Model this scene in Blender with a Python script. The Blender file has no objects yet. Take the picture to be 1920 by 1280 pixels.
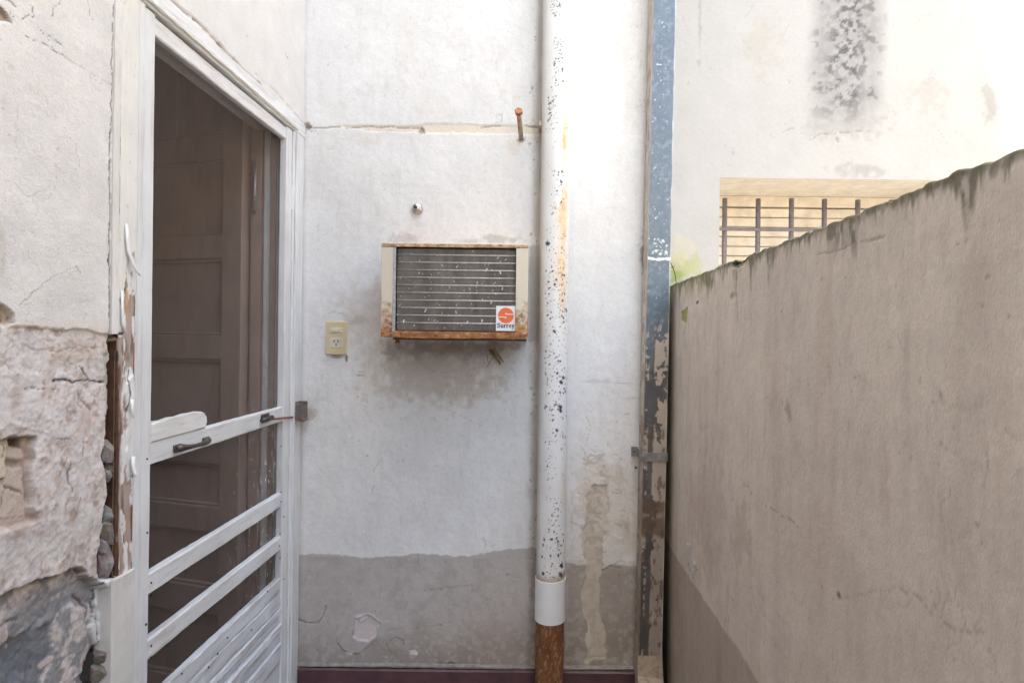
import bpy, bmesh, math, random
import numpy as np
from mathutils import Vector, Matrix

# ------------------------------------------------------------------ scene, camera, sky, sun, exposure
scn = bpy.context.scene
C = scn.collection
R = math.radians
F = 1920 * 20.0 / 36.0            # focal length in photo pixels (20 mm on 36 mm)
PU, PV = 1006.0, 632.0            # principal point in photo pixels
ROLL = R(0.7)
EYE = Vector((0, 0, 1.4))
XL, XR, YB, YN = -0.88, 0.50, 2.13, 2.20     # left wall, right wall, back wall, neighbour wall planes

cam = bpy.data.objects.new('camera', bpy.data.cameras.new('camera'))
C.objects.link(cam)
cam.location = EYE
cam.rotation_euler = (R(90), -ROLL, 0)
cam.data.sensor_width = 36
cam.data.lens = 20
cam.data.shift_x = (960 - PU) / 1920
cam.data.shift_y = (PV - 640) / 1920
cam.data.clip_start = 0.02
cam.data.clip_end = 1000
scn.camera = cam

SUN = Vector((0.238, 0.35, -1)).normalized()
w = bpy.data.worlds.new('World'); scn.world = w; w.use_nodes = True
nt = w.node_tree; nt.nodes.clear()
sky = nt.nodes.new('ShaderNodeTexSky'); sky.sky_type = 'NISHITA'; sky.sun_disc = False
sky.sun_elevation = math.asin(-SUN.z); sky.sun_rotation = math.atan2(-SUN.x, -SUN.y)
sky.air_density = 1.0; sky.dust_density = 2.5; sky.ozone_density = 1.0
bg = nt.nodes.new('ShaderNodeBackground'); bg.inputs[1].default_value = 0.14
wo = nt.nodes.new('ShaderNodeOutputWorld')
nt.links.new(sky.outputs[0], bg.inputs[0]); nt.links.new(bg.outputs[0], wo.inputs[0])
sl = bpy.data.lights.new('sun', 'SUN'); sl.energy = 4.0; sl.angle = R(0.53); sl.color = (1, .95, .88)
so = bpy.data.objects.new('sun', sl); C.objects.link(so); so.location = (-3, -4, 20)
so.rotation_euler = SUN.to_track_quat('-Z', 'Y').to_euler()
vs = scn.view_settings
vs.view_transform = 'Standard'; vs.look = 'None'; vs.gamma = 1; vs.use_curve_mapping = False
vs.exposure = 3.08
try:
    vs.use_white_balance = True; vs.white_balance_temperature = 7050; vs.white_balance_tint = 4
except Exception: pass

# ------------------------------------------------------------------ helpers
rng = np.random.default_rng(7); random.seed(7)
def ray(u, v):
    a, b = (u - PU) / F, (PV - v) / F
    return Vector((a * math.cos(ROLL) - b * math.sin(ROLL), 1, a * math.sin(ROLL) + b * math.cos(ROLL)))
def at(u, v, Y): return EYE + ray(u, v) * Y                       # the point of that pixel at depth Y
def onY(Y):
    def f(u, v): p = at(u, v, Y); return (p.x, p.z)
    return f
def onX(X):
    def f(u, v): d = ray(u, v); k = X / d.x; return (k, EYE.z + d.z * k)
    return f
def lin(r, g, b):
    return tuple(((c / 255) / 12.92 if c < 11 else (((c / 255) + .055) / 1.055) ** 2.4) for c in (r, g, b))
def hsh(ix, iy, s):
    n = (ix.astype(np.int64) * 374761393 + iy.astype(np.int64) * 668265263 + s * 1274126177) & 0xffffffff
    n = ((n ^ (n >> 13)) * 1274126177) & 0xffffffff
    return ((n ^ (n >> 16)) & 0xffff) / 65535.0
def vn(x, y, s=0):
    ix, iy = np.floor(x), np.floor(y); fx, fy = x - ix, y - iy
    fx = fx * fx * (3 - 2 * fx); fy = fy * fy * (3 - 2 * fy)
    a, b = hsh(ix, iy, s), hsh(ix + 1, iy, s); c, d = hsh(ix, iy + 1, s), hsh(ix + 1, iy + 1, s)
    return (a + (b - a) * fx) * (1 - fy) + (c + (d - c) * fx) * fy
def fbm(x, y, f, o=4, s=0):
    t = 0; am = 1; nn = 0
    for i in range(o):
        t = t + am * vn(x * f + i * 17.3, y * f + i * 9.1, s + i); nn += am; am *= .5; f *= 2.03
    return t / nn
def sst(a, b, x):
    t = np.clip((x - a) / (b - a), 0, 1); return t * t * (3 - 2 * t)
def rangef(*segs):
    out = []
    for a, b, st in segs: out.append(np.linspace(a, b, max(2, int(round((b - a) / st)) + 1))[:-1])
    out.append(np.array([segs[-1][1]])); return np.concatenate(out)

ORG = {}
def setp(o, parent):
    if parent is not None: o.parent = parent
def tag(o, label, cat, group=None):
    o['label'] = label; o['category'] = cat
    if group: o['group'] = group
    return o
def thing(name, loc, label, cat, group=None):
    o = bpy.data.objects.new(name, None); o.empty_display_size = .05; C.objects.link(o); o.location = loc
    ORG[o.name] = Vector(loc); return tag(o, label, cat, group)
def mobj(name, V, Fc, m, parent=None, smooth=False):
    org = ORG[parent.name] if parent is not None else Vector((0, 0, 0))
    me = bpy.data.meshes.new(name)
    V = np.asarray(V, dtype=np.float64) - np.array(org)
    me.from_pydata(V.tolist(), [], [list(map(int, f)) for f in Fc]); me.update()
    if smooth: me.polygons.foreach_set('use_smooth', [True] * len(me.polygons))
    if m: me.materials.append(m)
    o = bpy.data.objects.new(name, me); C.objects.link(o); setp(o, parent); ORG[o.name] = org
    return o
def bmobj(name, bm, m, parent=None, smooth=False):
    V = [v.co[:] for v in bm.verts]; bm.verts.index_update()
    Fc = [[v.index for v in f.verts] for f in bm.faces]; bm.free()
    return mobj(name, V, Fc, m, parent, smooth)
def bbox(bm, lo, hi, bev=0, seg=2, M=None):
    lo, hi = Vector(lo), Vector(hi)
    t = bmesh.new()
    r = bmesh.ops.create_cube(t, size=1)
    for v in t.verts: v.co = Vector([(lo[i] + hi[i]) / 2 + v.co[i] * (hi[i] - lo[i]) for i in range(3)])
    if bev: bmesh.ops.bevel(t, geom=t.edges[:], offset=bev, segments=seg, affect='EDGES', profile=.5)
    if M is not None: bmesh.ops.transform(t, matrix=M, verts=t.verts)
    me = bpy.data.meshes.new('tmp'); t.to_mesh(me); t.free(); bm.from_mesh(me); bpy.data.meshes.remove(me)
def box(name, lo, hi, m, parent=None, bev=0, M=None, seg=2):
    bm = bmesh.new(); bbox(bm, lo, hi, bev, seg, M); return bmobj(name, bm, m, parent)
def board(name, lo, hi, m, parent, ax, n=24, amp=.0012, bev=.003, seed=0):
    """A long box along axis ax with worn, slightly wavy edges."""
    lo, hi = list(lo), list(hi); o = [i for i in range(3) if i != ax]
    prof = []
    a0, a1, b0, b1 = lo[o[0]], hi[o[0]], lo[o[1]], hi[o[1]]
    for (x, y, sx, sy) in ((a0, b0, 1, 1), (a1, b0, -1, 1), (a1, b1, -1, -1), (a0, b1, 1, -1)):
        p, q = (x + sx * bev, y), (x, y + sy * bev)
        prof += [q, p] if (sx * sy > 0) else [p, q]
    r = random.Random(seed); V = []; Fc = []; k = len(prof)
    ph = [r.uniform(0, 6) for _ in range(8)]
    for i in range(n + 1):
        t = i / n
        for j, (x, y) in enumerate(prof):
            dx = amp * (math.sin(t * 9 + ph[j % 8]) * .5 + r.uniform(-1, 1) * .45); dy = amp * (math.sin(t * 7 + ph[(j + 3) % 8]) * .5 + r.uniform(-1, 1) * .45)
            p = [0, 0, 0]; p[ax] = lo[ax] + (hi[ax] - lo[ax]) * t; p[o[0]] = x + dx; p[o[1]] = y + dy; V.append(p)
    for i in range(n):
        for j in range(k):
            a, b = i * k + j, i * k + (j + 1) % k
            Fc.append((a, b, b + k, a + k))
    Fc.append(list(range(k))[::-1]); Fc.append([n * k + j for j in range(k)])
    ob = mobj(name, V, Fc, m, parent)
    bm = bmesh.new(); bm.from_mesh(ob.data); bmesh.ops.recalc_face_normals(bm, faces=bm.faces); bm.to_mesh(ob.data); bm.free()
    return ob
def tube(name, pts, rad, m, parent=None, seg=10, smooth=True, caps=True):
    pts = [Vector(p) for p in pts]; rads = rad if isinstance(rad, (list, tuple)) else [rad] * len(pts)
    V = []; Fc = []; up = None
    for i, p in enumerate(pts):
        d = (pts[min(i + 1, len(pts) - 1)] - pts[max(i - 1, 0)]).normalized()
        if up is None: up = d.orthogonal().normalized()
        up = (up - d * up.dot(d)).normalized(); sd = d.cross(up)
        for j in range(seg):
            a = 2 * math.pi * j / seg; V.append(p + (up * math.cos(a) + sd * math.sin(a)) * rads[i])
    for i in range(len(pts) - 1):
        for j in range(seg):
            a, b = i * seg + j, i * seg + (j + 1) % seg; Fc.append((a, b, b + seg, a + seg))
    if caps: Fc.append(list(range(seg))[::-1]); Fc.append([(len(pts) - 1) * seg + j for j in range(seg)])
    return mobj(name, [v[:] for v in V], Fc, m, parent, smooth)
def copyo(o, delta, parent):
    c = o.copy(); C.objects.link(c); c.parent = parent; c.location = o.location + Vector(delta); ORG[c.name] = ORG[parent.name]; return c

# ------------------------------------------------------------------ materials
def mat(name):
    m = bpy.data.materials.new(name); m.use_nodes = True; n = m.node_tree.nodes; n.clear()
    o = n.new('ShaderNodeOutputMaterial'); p = n.new('ShaderNodeBsdfPrincipled'); m.node_tree.links.new(p.outputs[0], o.inputs[0])
    return m, m.node_tree, p
def N(t, typ, **kw):
    n = t.nodes.new(typ)
    for k, v in kw.items():
        if isinstance(k, str) and hasattr(n, k): setattr(n, k, v)
    return n
def noise(t, scale, detail=4, stretch=(1, 1, 1), rough=.6):
    g = t.nodes.new('ShaderNodeNewGeometry'); mp = t.nodes.new('ShaderNodeMapping'); mp.inputs['Scale'].default_value = stretch
    t.links.new(g.outputs['Position'], mp.inputs[0])
    n = t.nodes.new('ShaderNodeTexNoise'); n.inputs['Scale'].default_value = scale; n.inputs['Detail'].default_value = detail
    n.inputs['Roughness'].default_value = rough
    t.links.new(mp.outputs[0], n.inputs['Vector']); return n.outputs['Fac']
def ramp(t, fac, stops):
    r = t.nodes.new('ShaderNodeValToRGB'); e = r.color_ramp.elements
    e[0].position, e[0].color = stops[0][0], (*stops[0][1], 1); e[1].position, e[1].color = stops[-1][0], (*stops[-1][1], 1)
    for p, c in stops[1:-1]: x = e.new(p); x.color = (*c, 1)
    t.links.new(fac, r.inputs[0]); return r.outputs[0]
def mixc(t, fac, a, b, mode='MIX'):
    m = t.nodes.new('ShaderNodeMix'); m.data_type = 'RGBA'; m.blend_type = mode
    for s, i in ((fac, 0), (a, 6), (b, 7)):
        if isinstance(s, (float, int)): m.inputs[i].default_value = s
        elif isinstance(s, tuple): m.inputs[i].default_value = (*s, 1)
        else: t.links.new(s, m.inputs[i])
    return m.outputs[2]
def bump(t, p, h, strength, dist=.002, prev=None):
    b = t.nodes.new('ShaderNodeBump'); b.inputs['Strength'].default_value = strength; b.inputs['Distance'].default_value = dist
    t.links.new(h, b.inputs['Height'])
    if prev: t.links.new(prev, b.inputs['Normal'])
    t.links.new(b.outputs[0], p.inputs['Normal']); return b.outputs[0]
def attr_mat(name, rough=.85, var=.10, bs=.5, fine=240, bd=.0012, stretch=(1, 1, 1), metal=0.0, spec=.3):
    m, t, p = mat(name)
    a = t.nodes.new('ShaderNodeAttribute'); a.attribute_name = 'Col'
    g = ramp(t, noise(t, 9, 6), [(.3, (1 - var,) * 3), (.7, (1 + var * .25,) * 3)])
    g2 = ramp(t, noise(t, fine * .5, 3, stretch), [(.3, (1 - var * .8,) * 3), (.72, (1 + var * .3,) * 3)])
    c = mixc(t, 1.0, mixc(t, 1.0, a.outputs['Color'], g, 'MULTIPLY'), g2, 'MULTIPLY')
    t.links.new(c, p.inputs['Base Color']); p.inputs['Roughness'].default_value = rough; p.inputs['Metallic'].default_value = metal
    p.inputs['Specular IOR Level'].default_value = spec
    b1 = bump(t, p, noise(t, fine, 4, stretch), bs, bd); bump(t, p, noise(t, 38, 5), bs * .8, .004, b1)
    return m
def paint_mat(name, col, dirt=(.45, .38, .31), grain=(1, 1, 1), rough=.55, amt=.5, bs=.35, scale=40):
    m, t, p = mat(name)
    n1 = noise(t, scale, 6, grain); n2 = noise(t, 6, 5)
    d = ramp(t, n1, [(.50, (0, 0, 0)), (.78, (amt,) * 3)])
    c = mixc(t, d, col, dirt)
    c = mixc(t, 1.0, c, ramp(t, n2, [(.3, (.86, .85, .84)), (.65, (1, 1, 1))]), 'MULTIPLY')
    t.links.new(c, p.inputs['Base Color']); p.inputs['Roughness'].default_value = rough
    bump(t, p, n1, bs, .002); return m
def flat_mat(name, col, rough=.6, metal=0, var=.15, scale=60, bs=.15):
    m, t, p = mat(name)
    c = mixc(t, 1.0, col, ramp(t, noise(t, scale, 4), [(.3, (1 - var,) * 3), (.7, (1 + var,) * 3)]), 'MULTIPLY')
    t.links.new(c, p.inputs['Base Color']); p.inputs['Roughness'].default_value = rough; p.inputs['Metallic'].default_value = metal
    bump(t, p, noise(t, scale * 3, 3), bs, .001); return m
def rust_mat(name, base, lo, hi, z0=None, z1=None, amt=1.0):
    """beige enamel giving way to rust, more so towards the lower edge z0"""
    m, t, p = mat(name)
    n = noise(t, 45, 6, (1, 1, 1), .7); n2 = noise(t, 80, 6, (.5, 1, 1), .7)
    rc = ramp(t, n2, [(.32, lin(74, 46, 32)), (.47, lin(146, 92, 54)), (.6, lin(190, 136, 82)), (.72, lin(214, 166, 112))])
    g = t.nodes.new('ShaderNodeNewGeometry'); s = t.nodes.new('ShaderNodeSeparateXYZ'); t.links.new(g.outputs['Position'], s.inputs[0])
    fac = ramp(t, n, [(lo, (0, 0, 0)), (hi, (1, 1, 1))])
    if z0 is not None:
        mr = t.nodes.new('ShaderNodeMapRange'); mr.inputs[1].default_value = z0; mr.inputs[2].default_value = z1
        mr.inputs[3].default_value = .42; mr.inputs[4].default_value = -.10
        t.links.new(s.outputs[2], mr.inputs[0])
        ad = t.nodes.new('ShaderNodeMath'); ad.operation = 'ADD'; t.links.new(n, ad.inputs[0]); t.links.new(mr.outputs[0], ad.inputs[1])
        fac = ramp(t, ad.outputs[0], [(lo, (0, 0, 0)), (hi, (1, 1, 1))])
    c = mixc(t, fac, base, rc)
    t.links.new(c, p.inputs['Base Color']); p.inputs['Roughness'].default_value = .6
    bump(t, p, n2, .4, .0015); return m

M_wall = attr_mat('wall_paint', var=.07, bs=.55, fine=210)
M_left = attr_mat('old_plaster', var=.10, bs=.8, fine=380, bd=.0016)
M_right = attr_mat('cream_render', var=.11, bs=.8, fine=260, bd=.002, stretch=(1, 1.6, .7))
M_far = attr_mat('sunny_render', var=.05, bs=.4, fine=150)
M_pipe = attr_mat('chipped_pipe_paint', rough=.45, var=.06, bs=.15, fine=300, spec=.45)
M_zinc = attr_mat('zinc_sheet', rough=.42, var=.10, bs=.15, fine=200, metal=.25, spec=.5)
M_peel = attr_mat('peeling_frame_paint', rough=.6, var=.08, bs=.3, fine=320, stretch=(1, 1, .12))
M_stone = attr_mat('rubble', var=.25, bs=.8, fine=160)
WH = (.80, .79, .775)
M_wood = paint_mat('white_door_paint', (.80, .80, .80), dirt=(.36, .29, .23), grain=(1, .10, 1), amt=.55, scale=70)
M_woodv = paint_mat('white_stile_paint', (.80, .80, .80), dirt=(.38, .31, .26), grain=(1, 1, .08), amt=.45, scale=70)
M_cream = paint_mat('cream_bead_paint', (.76, .73, .69), dirt=(.45, .38, .33), grain=(1, 1, .2), amt=.4, scale=50)
M_patch = paint_mat('chipped_white_board', (.83, .82, .79), dirt=(.40, .30, .22), grain=(1, .15, 1), amt=.4, scale=70, bs=.8)
M_kick = paint_mat('weathered_kick_board', (.74, .755, .78), dirt=(.30, .25, .21), grain=(1, .08, 1), amt=.85, scale=60, bs=1.0)
M_brown = paint_mat('brown_door_paint', lin(176, 156, 144), dirt=lin(146, 124, 112), grain=(1, 1, .2), rough=.5, amt=.5, scale=30)
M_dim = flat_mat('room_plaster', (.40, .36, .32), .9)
M_iron = flat_mat('dark_iron', lin(92, 84, 80), .45, .6, .3, 120)
M_galv = flat_mat('galvanised_strip', (.50, .52, .55), .35, .8, .2, 90)
M_rustbar = flat_mat('grille_paint', lin(118, 108, 108), .6, 0, .3, 90)
M_slat = flat_mat('shutter_wood', lin(242, 228, 210), .65, 0, .16, 14)
M_soffit = flat_mat('tan_lintel_plaster', lin(242, 236, 226), .9, 0, .10, 25, .5)
M_plate = flat_mat('cream_plastic', lin(214, 198, 160), .4, 0, .05, 30, .03)
M_module = flat_mat('pale_plastic', lin(214, 208, 188), .4, 0, .04, 30, .03)
M_black = flat_mat('black_slot', (.02, .02, .02), .8)
M_chrome = flat_mat('tarnished_chrome', (.62, .61, .60), .18, 1, .25, 60)
M_pvc = flat_mat('white_pvc', (.80, .80, .80), .4, 0, .05, 25, .05)
M_skirt = flat_mat('maroon_skirting', lin(84, 54, 60), .5, 0, .3, 20, .3)
M_conc = flat_mat('patio_concrete', (.36, .34, .31), .9, 0, .2, 12, .4)
M_ground = flat_mat('ground_concrete', (.24, .22, .20), .95, 0, .15, 2, .2)
M_mason = flat_mat('outer_render', (.62, .58, .53), .9, 0, .1, 8, .3)
M_mason2 = flat_mat('ochre_render', (.42, .385, .35), .9, 0, .1, 8, .3)
M_enamel = rust_mat('beige_enamel', lin(206, 196, 172), .62, .80, .0, .0)

# ------------------------------------------------------------------ sheets: a wall face as a dense grid with its own relief and paint
class Sheet:
    def __init__(s, S, T, base, unp, seed=0, warp=.004, wf=55):
        s.s, s.t = S, T; s.S, s.T = np.meshgrid(S, T); s.H = np.zeros_like(s.S); s.unp = unp; s.seed = seed; s.hs = 1.0; s.ws = 1.0
        s.C = np.empty(s.S.shape + (3,)); s.C[:] = base
        s.wS = s.S + warp * (fbm(s.S, s.T, wf, 4, seed + 50) - .5) * 2; s.wT = s.T + warp * (fbm(s.S, s.T, wf, 4, seed + 80) - .5) * 2
    def win(s, P, pad):
        a = np.asarray(P); i0, i1 = np.searchsorted(s.s, [a[:, 0].min() - pad, a[:, 0].max() + pad]); j0, j1 = np.searchsorted(s.t, [a[:, 1].min() - pad, a[:, 1].max() + pad])
        return (slice(j0, j1), slice(i0, i1))
    def pts(s, P): return [s.unp(*p) for p in P]
    def dist(s, P, sl, closed=False):
        x, y = s.wS[sl], s.wT[sl]; d = np.full(x.shape, 9.0); L = list(P) + ([P[0]] if closed else [])
        for (ax, ay), (bx, by) in zip(L[:-1], L[1:]):
            vx, vy = bx - ax, by - ay; q = np.clip(((x - ax) * vx + (y - ay) * vy) / (vx * vx + vy * vy + 1e-12), 0, 1)
            d = np.minimum(d, np.hypot(x - ax - q * vx, y - ay - q * vy))
        return d
    def put(s, sl, m, col=None, a=1.0, h=0.0, mul=None):
        if col is not None: s.C[sl] = s.C[sl] * (1 - (m * a)[..., None]) + np.asarray(col) * (m * a)[..., None]
        if mul is not None: s.C[sl] *= 1 - (m * a)[..., None] * (1 - np.asarray(mul))
        if h: s.H[sl] += m * h
    def crack(s, P, wd=.0015, h=-.002, col=(.06, .05, .05), a=1.0, raw=False):
        wd *= s.ws
        P = P if raw else s.pts(P); sl = s.win(P, wd * 6 + .006)
        if s.S[sl].size == 0: return
        d = s.dist(P, sl); wv = wd * (.4 + 1.2 * vn(s.S[sl] * 90, s.T[sl] * 90, s.seed + 3))
        m = 1 - sst(wv * .5, wv * 1.3 + .0006, d); s.put(sl, m, col, a, h * s.hs)
    def patch(s, P, col=None, a=1.0, h=0.0, soft=.0015, mul=None, raw=False, rough=0.0, rf=70):
        P = P if raw else s.pts(P); sl = s.win(P, soft * 2 + .01)
        if s.S[sl].size == 0: return sl, np.zeros(s.S[sl].shape)
        x, y = s.wS[sl], s.wT[sl]; ins = np.zeros(x.shape, bool); L = P + [P[0]]
        for (ax, ay), (bx, by) in zip(L[:-1], L[1:]):
            c = (ay > y) != (by > y); ins ^= c & (x < (bx - ax) * (y - ay) / (by - ay + 1e-12) + ax)
        d = s.dist(P, sl, True); sd = np.where(ins, d, -d)
        if rough: sd = sd + rough * (fbm(s.S[sl], s.T[sl], rf, 4, s.seed + 9) - .5) * 2
        m = sst(-soft, soft, sd); s.put(sl, m, col, a, h, mul); return sl, m
    def blob(s, u, v, ru, rv, col=None, a=.5, mul=None, h=0, nz=.8, f=45):
        c = s.unp(u, v); e = s.unp(u + ru, v); g = s.unp(u, v + rv); rs, rt = abs(e[0] - c[0]) + 1e-6, abs(g[1] - c[1]) + 1e-6
        sl = s.win([(c[0] - rs, c[1] - rt), (c[0] + rs, c[1] + rt)], max(rs, rt) * .6)
        if s.S[sl].size == 0: return
        q = np.hypot((s.S[sl] - c[0]) / rs, (s.T[sl] - c[1]) / rt) + nz * (fbm(s.S[sl], s.T[sl], f, 4, s.seed + int(u)) - .5) * 2
        s.put(sl, 1 - sst(.35, 1.1, q), col, a, h, mul)
    def dots(s, n, u0, u1, v0, v1, r0, r1, col, a=.8, h=-.0008, el=1.0):
        for _ in range(n):
            u, v = random.uniform(u0, u1), random.uniform(v0, v1); c = s.unp(u, v); r = random.uniform(r0, r1) * random.random() ** .5 + .0006
            s.crack([c, (c[0] + random.uniform(-1, 1) * r, c[1] + random.uniform(-1, 1) * r * el)], r, h, col, a * random.uniform(.4, 1), raw=True)
    def hair(s, n, u0, u1, v0, v1, ln, wd, col, a=.5, drift=(0, 1), h=-.0006):
        for _ in range(n):
            c = s.unp(random.uniform(u0, u1), random.uniform(v0, v1)); an = math.atan2(drift[1], drift[0]) + random.uniform(-.9, .9); P = [c]; k = random.randint(3, 7); L = ln * random.uniform(.4, 1.2)
            for i in range(k):
                an += random.uniform(-.8, .8); c = (c[0] + math.cos(an) * L / k, c[1] - math.sin(an) * L / k); P.append(c)
            s.crack(P, wd, h, col, a * random.uniform(.4, 1), raw=True)
    def build(s, name, pos, m, parent, flip=False, keep=None):
        """pos(S,T,H) -> X,Y,Z arrays"""
        X, Y, Z = pos(s.S, s.T, s.H); V = np.stack([X, Y, Z], -1).reshape(-1, 3)
        org = np.array(ORG[parent.name]) if parent is not None else np.zeros(3); V = V - org
        nt_, ns = s.S.shape; i = np.arange(nt_ * ns).reshape(nt_, ns)
        q = np.stack([i[:-1, :-1], i[:-1, 1:], i[1:, 1:], i[1:, :-1]], -1).reshape(-1, 4)
        if keep is not None: q = q[keep(s)[:-1, :-1].reshape(-1)]
        if flip: q = q[:, ::-1]
        me = bpy.data.meshes.new(name); me.vertices.add(len(V)); me.vertices.foreach_set('co', V.astype(np.float32).ravel())
        me.loops.add(q.size); me.loops.foreach_set('vertex_index', q.astype(np.int32).ravel())
        me.polygons.add(len(q)); me.polygons.foreach_set('loop_start', np.arange(0, q.size, 4, dtype=np.int32))
        me.polygons.foreach_set('use_smooth', np.ones(len(q), bool)); me.update(calc_edges=True)
        ca = me.attributes.new('Col', 'FLOAT_COLOR', 'POINT'); col = np.ones((len(V), 4), np.float32); col[:, :3] = np.clip(s.C.reshape(-1, 3), .005, .9)
        ca.data.foreach_set('color', col.ravel()); me.materials.append(m)
        o = bpy.data.objects.new(name, me); C.objects.link(o); setp(o, parent); ORG[o.name] = Vector(org); return o

DARK = (.05, .045, .045)
# ================================================================== GROUND
g = box('ground', (-120, -120, -.3), (120, 120, -.012), M_ground); g['kind'] = 'structure'
pf = box('patio_floor', (XL + .003, -6, -.008), (XR - .003, YB - .003, 0), M_conc); pf['kind'] = 'structure'

# ================================================================== UNSEEN WALL ADDED BEHIND THE VIEWER TO BLOCK SKY LIGHT
rear = thing('sky_block_wall', (-.2, -1.3, 0), 'plain unseen wall added at the other end of the narrow patio to block sky', 'wall')
box('masonry', (XL + .004, -1.5, .001), (XR - .004, -1.3, 7.0), M_mason, rear)
box('coping', (XL + .004, -1.53, 7.002), (XR - .004, -1.27, 7.06), M_conc, rear, .006)

# unseen house added across the next patio to block low sky light
nh = thing('sky_block_house', (5, -3, 0), 'unseen rendered house added across the neighbouring patio to block low sky', 'house')
box('wall', (3.6, -9, .001), (8.5, 2.15, 5.2), M_mason2, nh)
box('parapet_coping', (3.56, -9, 5.202), (8.5, 2.15, 5.30), M_conc, nh, .006)

# ================================================================== LEFT HOUSE
LX = onX(XL)
house = thing('house', (XL - .5, 0, 0), 'tall house with cracked white plaster and bare pinkish render beside the screen door', 'house')
pt = at(1876, 137, YN); HH = pt.z + (pt.x - XL) / .238
box('pier', (-1.13, -.5, 0), (XL - .05, 1.165, 2.75), M_mason, house)
box('far_pier', (-1.13, 2.135, 0), (XL - .02, 3.4, 2.75), M_mason, house)
box('lintel', (-1.13, 1.166, 2.215), (XL - .03, 2.134, 2.75), M_mason, house)
box('near_wall', (-8, -8, 0), (XL - .001, -.501, 2.75), M_mason, house)
box('upper_storeys', (-8, -8, 2.752), (XL - .001, 3.4, HH), M_mason, house)
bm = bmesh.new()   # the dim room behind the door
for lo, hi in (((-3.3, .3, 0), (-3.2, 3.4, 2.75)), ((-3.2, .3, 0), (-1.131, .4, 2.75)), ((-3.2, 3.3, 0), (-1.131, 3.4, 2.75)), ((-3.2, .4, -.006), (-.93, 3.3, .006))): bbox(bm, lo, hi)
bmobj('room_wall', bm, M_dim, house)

UP = np.array((.80, .765, .735)); LOWC = np.array((.78, .71, .68))
S = Sheet(rangef((.05, .45, .02), (.45, .70, .005), (.70, 1.190, .0024)), rangef((0, .62, .012), (.62, 2.1, .0028), (2.1, 2.75, .008)), UP, LX, 11, .005, 60)
S.hs = .35; S.ws = .68; rel = fbm(S.S, S.T, 25, 5, 4) - .5
S.H += .002 * rel
S.C *= (1 + .10 * rel)[..., None]
# bare render below the white coat
sl_, mm = S.patch([(-2500, 548), (0, 608), (25, 612), (90, 616), (150, 618), (228, 627), (228, 2200), (-2500, 6000)], LOWC, 1, -.005, .0012)
r_ = fbm(S.S[sl_], S.T[sl_], 34, 5, 14); S.H[sl_] += mm * (.0022 * (r_ - .5) + .0010 * (np.abs(fbm(S.S[sl_], S.T[sl_], 60, 3, 41) - .5)) * 2)
S.C[sl_] *= (1 - mm * .26 * sst(.5, .75, fbm(S.S[sl_], S.T[sl_], 28, 5, 33)))[..., None] * np.array((1, .97, .94))
S.C[sl_] *= (1 + mm * .10 * (r_ - .45))[..., None]
for f_, s_, c_, a_ in ((14, 201, (.66, .54, .48), .5), (30, 202, (.80, .75, .73), .7), (55, 203, (.46, .34, .28), .55), (130, 204, (.36, .28, .24), .55), (24, 205, (.70, .68, .67), .6), (75, 206, (.82, .78, .76), .6)):
    S.put(sl_, mm * sst(.52, .66, fbm(S.S[sl_], S.T[sl_], f_, 5, s_)), c_, a_)
S.H[sl_] += mm * .0030 * (fbm(S.S[sl_], S.T[sl_], 150, 4, 210) - .5)
S.patch([(-60, 680), (82, 700), (82, 780), (60, 800), (-60, 815)], (.76, .725, .70), .75, .002, .004)      # smoother limed area
S.blob(32, 735, 14, 45, (.56, .44, .38), .6)
S.blob(150, 660, 60, 30, (.6, .48, .40), .4); S.blob(165, 800, 25, 45, (.66, .48, .40), .5); S.blob(100, 705, 14, 20, (.5, .42, .38), .4)
S.patch([(112, 695), (128, 700), (128, 712), (106, 714)], (.8, .78, .76), .8, .001)
# ledge, joints and cracks in the bare render
S.crack([(104, 714), (128, 711), (150, 716), (172, 712), (202, 717)], .0022, -.006); S.crack([(155, 685), (172, 712)], .002, -.004)
S.crack([(47, 725), (75, 729), (110, 728)], .0013, -.003, a=.7); S.crack([(14, 680), (36, 705)], .001, -.001, a=.5)
S.crack([(60, 652), (100, 660), (135, 652), (190, 650)], .0018, -.003, (.3, .2, .15), .6); S.crack([(150, 732), (153, 748), (175, 768)], .0016, -.003, (.18, .12, .1), .8)
S.crack([(132, 672), (135, 680), (150, 690)], .001, -.002, (.2, .15, .12), .7)
S.crack([(20, 795), (60, 803), (95, 812), (110, 822)], .0022, .004, (.5, .42, .36), .5); S.crack([(110, 822), (140, 825)], .0015, -.003, a=.6)
# gouged hole
S.patch([(-60, 838), (0, 828), (36, 818), (74, 816), (71, 860), (66, 895), (68, 930), (72, 975), (40, 988), (0, 1002), (-60, 1010)], (.62, .51, .44), 1, -.014, .002, rough=.007, rf=45)
S.patch([(-60, 846), (0, 838), (30, 832), (26, 870), (28, 900), (0, 908), (-60, 915)], (.72, .63, .50), 1, .005, .003)
S.patch([(38, 822), (62, 820), (62, 838), (40, 836)], (.12, .09, .07), .95, -.012, .003)
S.crack([(-20, 832), (0, 828), (36, 819), (72, 817), (70, 858)], .0035, .004, (.42, .33, .27), .8)
S.crack([(0, 903), (24, 899)], .0018, -.004); S.crack([(26, 832), (20, 850), (18, 862)], .0016, -.003, (.25, .16, .12), .8)
S.patch([(28, 860), (62, 862), (62, 876), (30, 878)], (.32, .26, .2), .8, -.006, .003)
S.crack([(28, 912), (48, 918), (66, 926)], .0022, -.005, (.2, .14, .11), .9); S.crack([(26, 920), (20, 955), (16, 972), (34, 970), (62, 966)], .0012, -.002, (.3, .2, .16), .9)
S.crack([(66, 838), (64, 900), (66, 940)], .003, -.004, (.38, .26, .2), .7); S.blob(36, 985, 50, 18, (.5, .38, .32), .7)
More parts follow.
